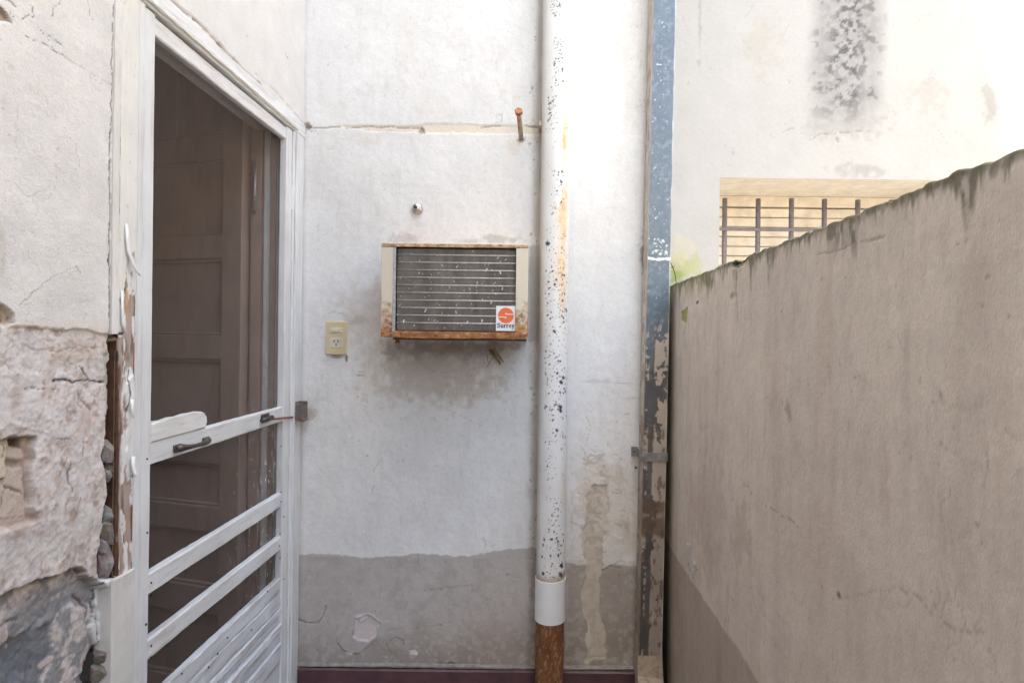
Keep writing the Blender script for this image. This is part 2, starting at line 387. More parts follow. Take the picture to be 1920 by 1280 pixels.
S.crack([(138, 868), (131, 885), (134, 905), (140, 925)], .0018, -.004, (.16, .11, .1), .85); S.crack([(157, 928), (150, 952)], .0012, -.003, a=.7)
S.crack([(160, 826), (161, 856)], .0012, -.003, a=.6)
S.blob(110, 1020, 90, 45, (.70, .66, .63), .6); S.blob(105, 985, 14, 22, (.52, .40, .33), .6)
# torn lower layer under the big ledge
low = [(-2500, 2330), (0, 1119), (40, 1104), (75, 1088), (110, 1080), (140, 1068), (158, 1062), (172, 1080), (190, 1095), (205, 1108), (205, 2200), (-2500, 6000)]
sl_, mm = S.patch(low, (.56, .49, .46), .9, -.018, .0015, rough=.003)
r_ = fbm(S.S[sl_], S.T[sl_], 30, 5, 71); S.H[sl_] += mm * (.004 * (r_ - .5) + .004 * (fbm(S.S[sl_], S.T[sl_], 110, 4, 230) - .5))
for f_, s_, c_, a_ in ((20, 221, (.66, .58, .55), .7), (45, 222, (.40, .34, .31), .5), (90, 223, (.74, .68, .64), .7), (40, 224, (.24, .24, .25), .75)):
    S.put(sl_, mm * sst(.5, .6, fbm(S.S[sl_], S.T[sl_], f_, 5, s_)), c_, a_)
gm = mm * sst(.47, .56, fbm(S.S[sl_], S.T[sl_] * .7, 19, 4, 77)) * sst(1120, 1190, 1280 - (S.T[sl_] - S.unp(60, 1280)[1]) * 1000)
S.put(sl_, gm, (.27, .28, .30), .8, -.005)
S.patch([(-40, 1245), (12, 1222), (55, 1192), (118, 1172), (123, 1215), (112, 1250), (95, 1300), (-40, 1330)], (.17, .18, .20), .85, -.006, .004, rough=.012, rf=40)
S.blob(90, 1130, 55, 16, (.26, .25, .25), .7); S.crack([(-10, 1182), (22, 1174), (60, 1160)], .003, -.006, (.16, .13, .11), .8)
S.crack([(128, 1112), (150, 1100), (178, 1082)], .005, -.003, (.26, .26, .27), .8); S.crack([(163, 1118), (175, 1130), (185, 1140), (180, 1160)], .003, -.008, (.16, .09, .08), .95)
S.crack([(158, 1064), (172, 1080)], .0022, -.005, (.22, .12, .1), .9)
S.crack([(0, 1120), (40, 1105), (75, 1089), (110, 1081), (140, 1069)], .0022, -.01, (.10, .085, .08), .95)
for P in ([(52, 1192), (72, 1177), (66, 1195)], [(100, 1245), (118, 1228), (122, 1236), (104, 1258)], [(10, 1280), (14, 1250), (22, 1255), (26, 1285)], [(42, 1212), (48, 1210), (46, 1220)], [(0, 1225), (18, 1215), (6, 1240)]): S.patch(P, (.62, .5, .45), .95, .003, .002)
S.dots(40, 100, 190, 860, 1250, .0008, .0022, (.2, .15, .13), .8)
# white coat: broken corner, cracks, dirt
S.patch([(-40, 560), (0, 567), (14, 578), (27, 590), (25, 606), (0, 612), (-40, 612)], (.55, .44, .34), 1, -.012, .0015)
S.crack([(-5, 601), (12, 599)], .003, -.006); S.crack([(8, 572), (14, 590), (8, 604)], .002, -.004, (.2, .14, .1), .9); S.crack([(25, 592), (25, 606)], .0015, -.002, (.2, .14, .18), .9)
for P, wd in (([(0, 12), (12, 30), (22, 46)], .0042), ([(8, 0), (20, 6), (28, 14)], .003), ([(20, 24), (22, 30), (26, 36)], .0018), ([(40, 36), (48, 30), (55, 26)], .0014), ([(60, 14), (62, 26), (60, 31)], .0018), ([(72, 48), (78, 58), (84, 65)], .0012),
              ([(90, 68), (94, 80), (99, 90)], .0010), ([(94, 68), (108, 76), (118, 85)], .0009), ([(41, 62), (52, 70), (68, 78)], .001), ([(80, 80), (95, 90), (108, 98)], .001), ([(109, 95), (116, 99), (122, 102)], .002)): S.crack(P, wd * .75, -.002, a=.7)
S.patch([(-20, 12), (0, 14), (22, 44), (0, 40), (-20, 36)], (.42, .3, .22), .9, -.008, .002)
S.blob(122, 107, 10, 4, (.55, .42, .33), .7)
S.crack([(115, 2), (102, 18), (95, 30)], .0007, -.001, a=.6); S.crack([(165, 5), (170, 20), (168, 28), (177, 39)], .0007, -.001, a=.5)
S.crack([(110, 100), (150, 125), (210, 160)], .001, -.0005, (.5, .42, .36), .5)
S.crack([(215, 0), (213, 20), (211, 60), (209, 110), (211, 145), (209, 190), (208, 250)], .0012, -.006, a=.95)
S.crack([(221, 0), (219, 60), (217, 130), (215, 180), (213, 215), (210, 250)], .0012, -.004, (.2, .2, .17), .8)
S.crack([(212, 150), (214, 170)], .004, -.004, (.12, .12, .09), .9)
S.crack([(207, 250), (206, 330), (206, 400), (205, 480), (206, 560), (207, 625)], .0025, -.010, (.05, .06, .08), .95)
S.crack([(35, 575), (60, 548), (100, 520), (142, 500), (150, 512)], .0009, -.001, (.35, .3, .28), .7); S.crack([(85, 555), (88, 562), (92, 567)], .001, -.001, a=.4)
S.hair(26, 0, 205, 60, 600, .05, .0006, (.42, .36, .33), .5); S.dots(50, 0, 205, 0, 600, .0006, .0015, (.35, .3, .28), .6)
S.blob(4, 470, 9, 60, (.62, .55, .48), .5); S.blob(20, 125, 10, 8, (.45, .4, .37), .4)
# ragged gap beside the door frame, rubble recessed behind the plaster edge
S.patch([(208, 628), (204, 640), (208, 660), (211, 700), (209, 722), (211, 760), (206, 800), (199, 840), (196, 862), (204, 890), (206, 930), (200, 950), (197, 990), (192, 1020), (187, 1045), (190, 1085), (260, 1085), (260, 628)], (.20, .165, .13), 1, -.017, .0012)
S.patch([(196, 1205), (205, 1212), (260, 1215), (260, 1290), (188, 1290), (176, 1260), (184, 1230)], (.2, .17, .15), 1, -.025, .0015)
S.patch([(206, 662), (211, 700), (209, 722), (212, 760), (206, 800), (200, 836), (203, 800), (204, 750), (201, 700), (199, 664)], (.52, .50, .45), .9, -.004, .001)
S.patch([(192, 1088), (206, 1084), (206, 1205), (194, 1212), (186, 1180), (193, 1140)], (.78, .775, .77), .95, .008, .0012)
S.crack([(192, 1090), (194, 1120), (191, 1140), (196, 1175), (197, 1200), (204, 1207)], .0012, -.006, a=.9); S.crack([(190, 1155), (196, 1165)], .0016, -.004)
S.build('plaster', lambda s, t, h: (XL + h, s, t), M_left, house)
# above the door
S = Sheet(rangef((1.172, YB, .005)), rangef((2.178, 2.75, .005)), (.80, .775, .745), LX, 21, .003, 50)
S.H += .002 * (fbm(S.S, S.T, 18, 4, 3) - .5)
S.crack([(322, 0), (345, 22), (375, 45), (400, 72), (415, 88), (440, 112), (455, 130), (475, 148), (490, 160)], .003, -.005, (.42, .34, .28), .8)
S.crack([(365, 36), (372, 43)], .004, -.004, (.2, .15, .13), .8); S.crack([(410, 82), (416, 90)], .004, -.004, (.2, .15, .13), .8); S.crack([(440, 112), (450, 124)], .003, -.004, (.25, .2, .17), .8)
S.crack([(478, 138), (520, 175), (572, 235)], .002, -.002, (.6, .52, .45), .7); S.crack([(536, 102), (540, 110)], .0016, -.001, a=.6)
S.hair(10, 380, 560, 10, 200, .06, .0007, (.5, .44, .4), .4); S.dots(25, 350, 570, 0, 220, .0006, .0016, (.4, .35, .3), .6)
S.build('plaster', lambda s, t, h: (XL + h, s, t), M_left, house)

# rubble stones and the brown wooden edge inside the gap
def stone(cy, cz, ry, rz, col, seed, x=XL - .011):
    bm = bmesh.new(); bmesh.ops.create_icosphere(bm, subdivisions=3, radius=1); r = random.Random(seed)
    pl = [(Vector((r.uniform(.2, 1), r.uniform(-1, 1), r.uniform(-1, 1))).normalized(), r.uniform(.45, .80)) for _ in range(8)]
    for v in bm.verts:
        v.co = Vector([math.copysign(abs(k) ** .55, k) for k in v.co])          # blocky, then split by random planes
        for n_, d_ in pl:
            k = v.co.dot(n_)
            if k > d_: v.co -= n_ * (k - d_)
        v.co += Vector([r.uniform(-.035, .035) for _ in range(3)])
        v.co = Vector((x + v.co.x * .016, cy + v.co.y * ry, cz + v.co.z * rz))
    o = bmobj('stone', bm, M_stone, house); me = o.data
    ca = me.attributes.new('Col', 'FLOAT_COLOR', 'POINT'); ca.data.foreach_set('color', np.array([(*[k * r.uniform(.75, 1.15) for k in col], 1) for _ in me.vertices], dtype=np.float32).ravel()); return o
LS = onX(XL - .006)
for i, (u, v, du, dv, c) in enumerate(((209, 845, 9, 22, (.36, .32, .29)), (214, 878, 8, 20, (.25, .22, .19)), (206, 893, 9, 12, (.30, .27, .24)), (212, 962, 9, 20, (.38, .35, .33)), (209, 996, 12, 26, (.27, .25, .21)), (206, 1048, 14, 40, (.36, .31, .31)), (198, 1022, 7, 14, (.30, .27, .25)), (213, 636, 10, 10, (.30, .25, .19)), (198, 1225, 9, 16, (.24, .21, .18)), (194, 1258, 10, 22, (.28, .25, .21)))):
    a = LS(u - du, v); b = LS(u + du, v); c0 = LS(u, v + dv); c1 = LS(u, v - dv)
    stone((a[0] + b[0]) / 2, (c0[1] + c1[1]) / 2, abs(b[0] - a[0]) / 2, abs(c1[1] - c0[1]) / 2, c, i)

# ================================================================== DOOR FRAME
frame = thing('door_frame', (XL, 1.6, 0), 'white wooden door frame with peeling paint and bare wood around the screen door', 'door frame')
LF = onX(XL + .006)
S = Sheet(rangef((1.1915, 1.244, .0013)), rangef((0, .6, .01), (.6, 2.19, .0028)), (.80, .78, .75), LF, 31, .0035, 70)
S.H += .0012 * (fbm(S.S * 2, S.T, 30, 4, 8) - .5) - .002 * (1 - sst(1.1915, 1.195, S.S)) - .003 * sst(1.239, 1.244, S.S)
S.C *= np.array((1, .985, .96))
peel = [(240, 492), (252, 470), (256, 520), (257, 700), (256, 900), (258, 1070), (246, 1075), (238, 1060), (228, 1085), (214, 1085), (214, 632), (228, 632), (233, 600), (225, 560), (234, 540)]
sl_, mm = S.patch(peel, None, 1, -.0035, .001)
gr = fbm(S.S[sl_] * 8, S.T[sl_], 22, 5, 60); gr2 = fbm(S.S[sl_] * 14, S.T[sl_], 12, 4, 61)
wood = np.array((.46, .38, .34)) * (1 - sst(.45, .75, gr))[..., None] + np.array((.20, .125, .085)) * sst(.45, .75, gr)[..., None]
wood = wood * (1 - .7 * sst(.58, .7, gr2))[..., None] + np.array((.55, .30, .16)) * (.7 * sst(.58, .7, gr2))[..., None]
S.C[sl_] = S.C[sl_] * (1 - mm[..., None]) + wood * mm[..., None]
isl = mm * sst(.50, .535, fbm(S.S[sl_] * 4, S.T[sl_], 20, 5, 66)) * sst(1.200, 1.207, S.S[sl_])      # islands of paint left
S.put(sl_, isl, (.80, .78, .76), 1, .0016)
S.patch([(214, 660), (226, 660), (226, 1080), (214, 1080)], (.22, .13, .075), .85, -.004, .001)
S.patch([(238, 548), (243, 545), (242, 600), (240, 615), (236, 580)], (.58, .32, .18), .8, 0, .001)
S.patch([(236, 720), (250, 700), (254, 760), (252, 880), (240, 905), (236, 860), (240, 800)], (.80, .785, .77), 1, .004, .001)
S.crack([(243, 690), (240, 720), (243, 740), (238, 770)], .0012, -.002); S.dots(8, 230, 252, 520, 1060, .001, .0025, (.06, .05, .05), .9)
S.crack([(224, 330), (222, 380), (223, 400), (225, 450)], .0016, -.003, (.06, .06, .09), .9); S.crack([(212, 627), (232, 624)], .0025, -.004)
S.dots(26, 216, 256, 0, 600, .0006, .0016, (.5, .38, .34), .7); S.blob(226, 165, 5, 9, (.45, .38, .4), .5); S.blob(226, 14, 6, 10, (.5, .42, .38), .4)
S.patch([(205, 1090), (258, 1075), (262, 1400), (205, 1400)], (.77, .77, .775), .9, .002, .001)
S.hair(14, 218, 255, 1090, 1280, .04, .0006, (.4, .36, .34), .5)
S.build('jamb', lambda s, t, h: (XL + .006 + h, s, t), M_peel, frame)
M_bare = flat_mat('bare_brown_wood', lin(84, 58, 42), .75, 0, .6, 30, .6)
box('jamb_core', (-1.02, 1.1925, 0), (XL + .0015, 1.2435, 2.129), M_bare, frame)
board('door_stop', (-.99, 1.2455, 0), (XL + .001, 1.268, 2.129), M_woodv, frame, 2, 60, .0008, .003, 2)
board('far_jamb', (-.985, 2.040, 0), (XL + .004, 2.127, 2.129), M_woodv, frame, 2, 60, .001, .004, 3)
board('far_jamb_bead', (XL + .004, 2.046, 0), (XL + .011, 2.058, 2.128), M_woodv, frame, 2, 60, .0008, .002, 4)
board('head', (-1.02, 1.172, 2.131), (XL + .005, 2.128, 2.183), M_wood, frame, 1, 40, .0014, .004, 5)
board('head_bead', (XL + .005, 1.20, 2.137), (XL + .012, 2.06, 2.150), M_patch, frame, 1, 50, .002, .003, 6)
board('brown_strip', (-.985, 1.176, .95), (-.899, 1.1905, 1.39), M_bare, frame, 2, 40, .0008, .0008, 7)
za_ = LX(215, 626)[1]; zk_ = LX(215, 1082)[1]
board('edge_bead', (XL - .03, 1.1735, za_), (XL + .008, 1.1912, 2.129), M_cream, frame, 2, 60, .0010, .005, 8)
board('jamb_block', (XL - .03, 1.1765, 0), (XL + .0105, 1.2437, zk_), M_cream, frame, 2, 40, .0014, .004, 9)
# lifted curls of paint
def curl(name, pts, out, parent, m, wid=None):
    """a strip of paint film lifting away from the wood; pts = centre pixels, wid = half widths (m), out = lift (m)"""
    V = []; Fc = []
    for i, (u, v) in enumerate(pts):
        y, z = LF(u, v)
        for j, k in enumerate((-1, -.33, .33, 1)):
            V.append((XL + .0085 + out[i] + .0025 * (1 - k * k), y + k * wid[i], z))
    for i in range(len(pts) - 1):
        for j in range(3): a = i * 4 + j; Fc.append((a, a + 1, a + 5, a + 4))
    o = mobj(name, V, Fc, m, parent, True); md = o.modifiers.new('thick', 'SOLIDIFY'); md.thickness = .0007; return o
M_film = flat_mat('paint_film', (.80, .78, .76), .55, 0, .06, 60, .1)
curl('paint_flake', [(236, 420), (237, 450), (238, 470), (242, 490), (247, 508), (252, 517)], [-.002, 0, .001, .004, .007, .009], frame, M_film, [.003, .006, .0065, .0055, .0035, .001])
curl('paint_flake', [(228, 545), (227, 580), (227, 606), (230, 622)], [-.002, 0, .001, .004], frame, M_film, [.003, .0035, .004, .004])
curl('paint_flake', [(246, 855), (244, 872), (244, 885), (243, 893)], [.002, .004, .008, .011], frame, M_film, [.005, .006, .005, .003])
curl('paint_flake', [(243, 748), (241, 765), (239, 782)], [.002, .005, .009], frame, M_film, [.005, .004, .001])

# ================================================================== SCREEN DOOR
door = thing('screen_door', (XL - .02, 2.03, .02), 'white wooden screen door with sloping rails and dusty brown mesh next to the air conditioner', 'screen door')
X0, X1 = -.908, XL - .002
Y0, Y1, Y2, Y3 = 1.2725, 1.306, 1.992, 2.0355
board('stile', (X0, Y0, .02), (X1, Y1, 2.126), M_woodv, door, 2, 60, .0006, .003, 11)
board('stile', (X0, Y2, .02), (X1, Y3, 2.126), M_woodv, door, 2, 60, .0008, .003, 12)
XF = X1 - .004
def rail(name, z0, z1, m, seed, am=.001): return board(name, (X0 + .001, Y1 + .0005, z0), (XF, Y2 - .0005, z1), m, door, 1, 40, am, .003, seed)
rail('top_rail', 2.082, 2.124, M_wood, 13); rail('middle_rail', 1.095, 1.146, M_wood, 14); rail('lower_rail', .797, .845, M_wood, 15, .0014); rail('lower_rail', .646, .693, M_wood, 16, .0014)
rail('kick_rail', .500, .548, M_kick, 17, .0018)
for i, (z0, z1, pr_) in enumerate(((.445, .497, 0), (.420, .442, .004), (.392, .417, -.003), (.362, .389, .006), (.325, .359, .001), (.26, .322, .005), (.18, .257, 0), (.022, .177, .002))):
    board('kick_board', (X0 + .001, Y1 + .0005, z0), (XF + pr_, Y2 - .0005, z1), M_kick, door, 1, 40, .0028, .004, 20 + i)
# patch board with a rounded end above the middle rail
bm = bmesh.new()
prof = [(1.308, 1.163), (1.523, 1.163), (1.530, 1.178), (1.528, 1.192), (1.518, 1.203), (1.502, 1.209), (1.48, 1.2085), (1.45, 1.210), (1.42, 1.207), (1.39, 1.209), (1.36, 1.206), (1.33, 1.208), (1.308, 1.205)]
prof = [(y, z - .0155) for y, z in prof]
fr = [bm.verts.new((XF + .004, y, z)) for y, z in prof]; bk = [bm.verts.new((XF - .018, y, z)) for y, z in prof]
bm.faces.new(fr); bm.faces.new(bk[::-1])
for i in range(len(prof)): j = (i + 1) % len(prof); bm.faces.new((fr[j], fr[i], bk[i], bk[j]))
bmesh.ops.bevel(bm, geom=[e for e in bm.edges if abs(e.verts[0].co.x - e.verts[1].co.x) < 1e-5 and e.verts[0].co.x > XF], offset=.0025, segments=1, affect='EDGES')
bmesh.ops.recalc_face_normals(bm, faces=bm.faces)
pb = bmobj('patch_board', bm, M_patch, door); pb['label'] = 'chipped white board with a rounded end'
# insect mesh: too fine to build thread by thread, a thin half-open sheet
m, t, p = mat('insect_mesh'); ou = [n for n in t.nodes if n.type == 'OUTPUT_MATERIAL'][0]
tr = t.nodes.new('ShaderNodeBsdfTransparent'); mx = t.nodes.new('ShaderNodeMixShader')
dustn = ramp(t, noise(t, 85, 5, (1, 1, .5), .75), [(.54, (0, 0, 0)), (.64, (1, 1, 1))])
low = noise(t, 3.0, 3)
gz = t.nodes.new('ShaderNodeNewGeometry'); sx = t.nodes.new('ShaderNodeSeparateXYZ'); t.links.new(gz.outputs['Position'], sx.inputs[0])
mr = t.nodes.new('ShaderNodeMapRange'); mr.inputs[1].default_value = 1.45; mr.inputs[2].default_value = .9; t.links.new(sx.outputs[2], mr.inputs[0])
mr2 = t.nodes.new('ShaderNodeMapRange'); mr2.inputs[1].default_value = 1.6; mr2.inputs[2].default_value = 1.95; t.links.new(sx.outputs[1], mr2.inputs[0])
mu = t.nodes.new('ShaderNodeMath'); mu.operation = 'MULTIPLY'; t.links.new(mr.outputs[0], mu.inputs[0]); t.links.new(mr2.outputs[0], mu.inputs[1])
mu2 = t.nodes.new('ShaderNodeMath'); mu2.operation = 'MULTIPLY'; t.links.new(mu.outputs[0], mu2.inputs[0]); t.links.new(dustn, mu2.inputs[1])
t.links.new(mixc(t, mu2.outputs[0], lin(140, 122, 112), lin(245, 238, 230)), p.inputs['Base Color']); p.inputs['Roughness'].default_value = .8
ma = t.nodes.new('ShaderNodeMath'); ma.operation = 'MULTIPLY_ADD'; t.links.new(mu2.outputs[0], ma.inputs[0]); ma.inputs[1].default_value = .75; ma.inputs[2].default_value = .20; t.links.new(ma.outputs[0], mx.inputs[0])
t.links.new(tr.outputs[0], mx.inputs[1]); t.links.new(p.outputs[0], mx.inputs[2]); t.links.new(mx.outputs[0], ou.inputs[0])
mobj('mesh_screen', [(X0 - .002, Y0 + .01, .05), (X0 - .002, Y3 - .01, .05), (X0 - .002, Y3 - .01, 2.115), (X0 - .002, Y0 + .01, 2.115)], [(0, 1, 2, 3)], m, door)['label'] = 'dusty brown insect mesh'
# pull handle
h0 = LX(335, 840); h1 = LX(388, 826)
hp = lambda t_, o_: (XF + o_, h0[0] + (h1[0] - h0[0]) * t_, h0[1] + (h1[1] - h0[1]) * t_)
hd = tube('handle', [hp(-.06, .006), hp(.06, .008), hp(.16, .018), hp(.35, .024), hp(.6, .024), hp(.82, .018), hp(.93, .008), hp(1.06, .006)], [.0085, .010, .0065, .0050, .0062, .0065, .010, .0085], M_iron, door, 10)
for q in (-.0, 1.0):
    y, z = hp(q, 0)[1:]; box('handle_plate', (XF, y - .014, z - .010), (XF + .007, y + .014, z + .010), M_iron, door, .003)
# sliding bolt to the keeper on the frame
b0 = LX(492, 788); b1 = LX(552, 780)
tube('bolt_rod', [(XF + .010, b0[0] + .02, b0[1]), (XF + .012, b1[0] - .03, b1[1] + .001), (XL + .016, b1[0] + .035, b1[1] + .001)], .0036, flat_mat('rusted_rod', lin(140, 104, 86), .7, .3, .5, 150, .5), door, 8)
bt = tube('bolt_barrel', [(XF + .009, b0[0] - .006, b0[1] + .001), (XF + .009, b0[0] + .06, b0[1] + .001)], .0085, M_iron, door, 10)
box('bolt_plate', (XF, b0[0] + .0, b0[1] - .004), (XF + .003, b0[0] + .055, b0[1] + .018), M_iron, door, .001)
# hinge
hz = LX(549, 372); hy = Y3 + .002
for k in (0, 1):
    box('hinge_leaf', (X1 - .001, hy - .008, hz[1] - .042 + .043 * k), (X1 + .004, hy + .006, hz[1] - .001 + .043 * k), M_woodv, door, .0015)
# screws
nail0 = None
for (u, v) in ((277, 998), (275, 1170), (288, 1092), (288, 1115), (288, 1210), (288, 1232), (530, 922), (530, 940), (528, 1000), (527, 1023), (533, 968), (528, 1045), (505, 1108), (455, 1140), (430, 1195), (412, 1225), (345, 1262), (395, 1250), (277, 860), (262, 300), (533, 1085), (475, 1180), (530, 836)):
    y, z = LX(u, v); xx = X1 if (y < Y1 or y > Y2) else XF
    if nail0 is None:
        bm = bmesh.new(); bmesh.ops.create_cone(bm, cap_ends=True, segments=8, radius1=.0032, radius2=.002, depth=.002); bmesh.ops.rotate(bm, matrix=Matrix.Rotation(R(90), 3, 'Y'), verts=bm.verts)
        nail0 = bmobj('screw', bm, M_black, None); nail0.parent = door; nail0.location = Vector((xx + .0008, y, z)) - ORG[door.name]
    else:
        c = nail0.copy(); C.objects.link(c); c.location = Vector((xx + .0008, y, z)) - ORG[door.name]
# keeper on the far jamb
kp = LX(563, 767)
keep = thing('bolt_keeper', (XL + .004, 2.09, kp[1]), 'rusty iron bolt keeper box crusted with old paint on the frame corner', 'latch')
M_crust = rust_mat('crusted_iron', lin(104, 100, 98), .50, .66)
bm = bmesh.new(); bbox(bm, (XL + .0045, 2.050, kp[1] - .030), (XL + .009, 2.118, kp[1] + .034), .001); bmobj('back_plate', bm, M_crust, keep)
box('cheek', (XL + .009, 2.056, kp[1] - .026), (XL + .036, 2.062, kp[1] + .034), M_crust, keep, .001)
box('cheek', (XL + .009, 2.100, kp[1] - .026), (XL + .036, 2.106, kp[1] + .034), M_crust, keep, .001)
box('crosspiece', (XL + .030, 2.062, kp[1] - .022), (XL + .036, 2.100, kp[1] + .020), M_crust, keep, .001)
tube('staple', [(XL + .012, 2.058, kp[1] - .026), (XL + .034, 2.070, kp[1] - .033), (XL + .040, 2.09, kp[1] - .030), (XL + .032, 2.108, kp[1] - .024)], .005, M_crust, keep, 8)

# ================================================================== INNER BROWN DOOR AND ITS LINING
lining = thing('door_lining', (-1.0, 2.08, 0), 'brown painted door lining with stepped mouldings behind the mesh', 'door lining')
for i, (xa, xb, yf) in enumerate(((-.956, -.937, 2.030), (-.992, -.957, 2.046), (-1.028, -.993, 2.038), (-1.045, -1.0285, 2.062), (-1.13, -1.0455, 2.085))):
    box('moulding', (xa, yf, .01), (xb, 2.134, 2.7 if i else 2.129), M_brown, lining, .002)
box('near_reveal', (-1.128, 1.17, .01), (-1.022, 1.245, 2.6), M_brown, lining, .002)
leaf = thing('wooden_door', (-1.047, 2.04, .01), 'brown panelled wooden door standing open inward behind the mesh screen', 'door')
ang = math.atan2(.251, -.968)
ML = Matrix.Translation((-1.047, 2.04, -.016)) @ Matrix.Rotation(ang, 4, 'Z')     # local +x runs along the leaf, local +y faces the viewer
def lbox(name, lo, hi, bev=.003):
    return box(name, lo, hi, M_brown, leaf, bev, ML)
lw = .78
lbox('stile', (0, -.02, .03), (.0845, .02, 2.62)); lbox('stile', (lw - .085, -.02, .03), (lw, .02, 2.62))
rails = [(.03, .16), (.40, .50), (.70, .79), (.945, 1.045), (1.322, 1.408), (1.686, 1.77), (2.04, 2.13), (2.52, 2.62)]
for z0, z1 in rails: lbox('rail', (.085, -.019, z0), (lw - .0855, .019, z1))
for (a, b), (c, d) in zip(rails[:-1], rails[1:]):
    lbox('panel', (.0855, -.014, b + .0005), (lw - .086, .0, c - .0005), .0)
    bm = bmesh.new()
    for lo, hi in (((.0853, .0005, b + .0006), (lw - .0858, .013, b + .012)), ((.0853, .0005, c - .012), (lw - .0858, .013, c - .0006)), ((.0853, .0005, b + .0125), (.097, .0125, c - .0125))): bbox(bm, lo, hi, .003, 1, ML)
    bmobj('panel_moulding', bm, M_brown, leaf)
lbox('panel_moulding', (.30, .0005, 2.14), (.345, .014, 2.515))
tube('hinge_pin', [(-1.012, 2.030, 1.83), (-1.012, 2.030, 2.02)], .006, M_galv, leaf, 8)

# ================================================================== BACK WALL
BY = onY(YB)
bwall = thing('back_wall', (0, YB, 0), 'white painted wall with grey damp band behind the air conditioner and pipes', 'wall')
box('masonry', (XL - .018, YB + .012, 0), (.452, 2.60, 6.0), M_mason, bwall)
S = Sheet(rangef((XL, .455, .004)), rangef((.12, 1.0, .0036), (1.0, 2.2, .004), (2.2, 2.78, .006)), (.80, .79, .775), BY, 41, .005, 40)
S.H += .0035 * (fbm(S.S, S.T, 7, 4, 1) - .5) + .0012 * (fbm(S.S, S.T, 40, 4, 2) - .5)
S.C *= (1 + .10 * (fbm(S.S, S.T, 5, 5, 6) - .5))[..., None]
S.put((slice(None), slice(None)), sst(.52, .72, fbm(S.S, S.T * .5, 8, 5, 301)), (.70, .655, .61), .22)
S.put((slice(None), slice(None)), sst(.56, .70, fbm(S.S, S.T, 60, 4, 302)), (.68, .65, .63), .22)
S.put((slice(None), slice(None)), sst(.58, .72, fbm(S.S * 2, S.T * .3, 20, 4, 303)), (.66, .63, .60), .2)
# recess joint with old cream plaster near the top
S.patch([(636, 236), (700, 235), (760, 238), (800, 232), (870, 233), (940, 236), (1012, 238), (1012, 252), (940, 251), (860, 250), (760, 248), (690, 246)], (.78, .70, .58), .9, -.002, .001)
S.crack([(575, 240), (640, 240), (700, 239), (790, 241)], .0016, -.003, (.45, .33, .25), .75); S.crack([(903, 240), (930, 236), (940, 236)], .0022, -.002, (.4, .28, .2), .8); S.crack([(985, 236), (1015, 240)], .003, -.003, (.35, .27, .2), .8)
S.blob(792, 245, 7, 7, (.35, .24, .17), .8); S.crack([(790, 240), (796, 250)], .002, -.002, (.25, .17, .12), .8)
S.blob(577, 238, 8, 9, (.25, .19, .15), .95); S.hair(6, 576, 590, 232, 242, .03, .0008, (.3, .25, .2), .8)
S.blob(978, 262, 9, 6, (.32, .24, .18), .8); S.blob(965, 275, 16, 16, (.7, .6, .5), .35); S.blob(690, 263, 40, 14, (.68, .63, .57), .35)
S.crack([(930, 218), (940, 214), (942, 226), (930, 232)], .0009, -.0012, (.5, .42, .36), .7)
# brown tint along both corners, grime beside the pipe
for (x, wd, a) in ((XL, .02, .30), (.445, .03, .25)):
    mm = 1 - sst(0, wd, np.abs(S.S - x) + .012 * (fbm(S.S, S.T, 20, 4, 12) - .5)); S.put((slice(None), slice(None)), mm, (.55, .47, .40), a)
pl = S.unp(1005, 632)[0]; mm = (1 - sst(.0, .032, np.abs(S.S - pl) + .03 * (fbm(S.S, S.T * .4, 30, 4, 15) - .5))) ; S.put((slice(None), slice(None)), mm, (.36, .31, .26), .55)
S.dots(90, 992, 1006, 0, 1200, .001, .003, (.16, .12, .10), .8, el=2)
S.blob(1206, 480, 6, 30, (.25, .18, .14), .7); S.hair(20, 1196, 1214, 0, 840, .05, .0008, (.45, .36, .3), .6)
S.blob(1180, 100, 30, 200, (.72, .66, .6), .35)
# dirt and damp round the air conditioner, its soft shadow painted in too
S.blob(762, 446, 40, 12, (.52, .48, .45), .6); S.blob(935, 448, 45, 9, (.45, .41, .38), .6); S.blob(880, 452, 40, 6, (.5, .46, .43), .5)
S.patch([(992, 462), (1010, 458), (1010, 640), (992, 642)], (.42, .39, .36), .8, .0, .004)  # grey band right of the unit: dirt with its shade painted in
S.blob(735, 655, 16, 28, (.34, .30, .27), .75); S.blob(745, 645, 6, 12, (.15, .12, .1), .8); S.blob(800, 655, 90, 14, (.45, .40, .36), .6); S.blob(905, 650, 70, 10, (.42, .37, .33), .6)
S.blob(880, 735, 80, 26, (.55, .46, .36), .4); S.blob(815, 700, 150, 75, (.55, .475, .41), .55); S.blob(690, 590, 65, 80, (.62, .54, .47), .5); S.blob(850, 655, 130, 22, (.36, .30, .25), .55)  # brown blobs: dirt, plus the unit's soft shadow painted below and left
S.hair(40, 800, 930, 695, 750, .03, .0008, (.45, .36, .27), .7, (1, .3)); S.hair(14, 700, 960, 640, 700, .05, .001, (.3, .25, .22), .6, (1, 0))
S.dots(60, 640, 990, 640, 900, .0008, .002, (.3, .25, .22), .7)
S.blob(670, 600, 22, 10, (.5, .44, .38), .6); S.blob(632, 668, 22, 4, (.35, .28, .24), .7); S.blob(650, 672, 2, 7, (.2, .14, .12), .9)
S.crack([(608, 590), (625, 584), (645, 588)], .0012, -.001, (.5, .48, .48), .6)
S.blob(672, 703, 9, 3, (.35, .31, .29), .7); S.blob(678, 697, 14, 2, (.45, .4, .37), .5); S.crack([(845, 770), (880, 788), (905, 797)], .0009, -.0006, (.55, .48, .42), .7)
S.crack([(684, 725), (690, 745), (684, 770), (695, 790)], .0006, -.0005, (.5, .45, .42), .5)
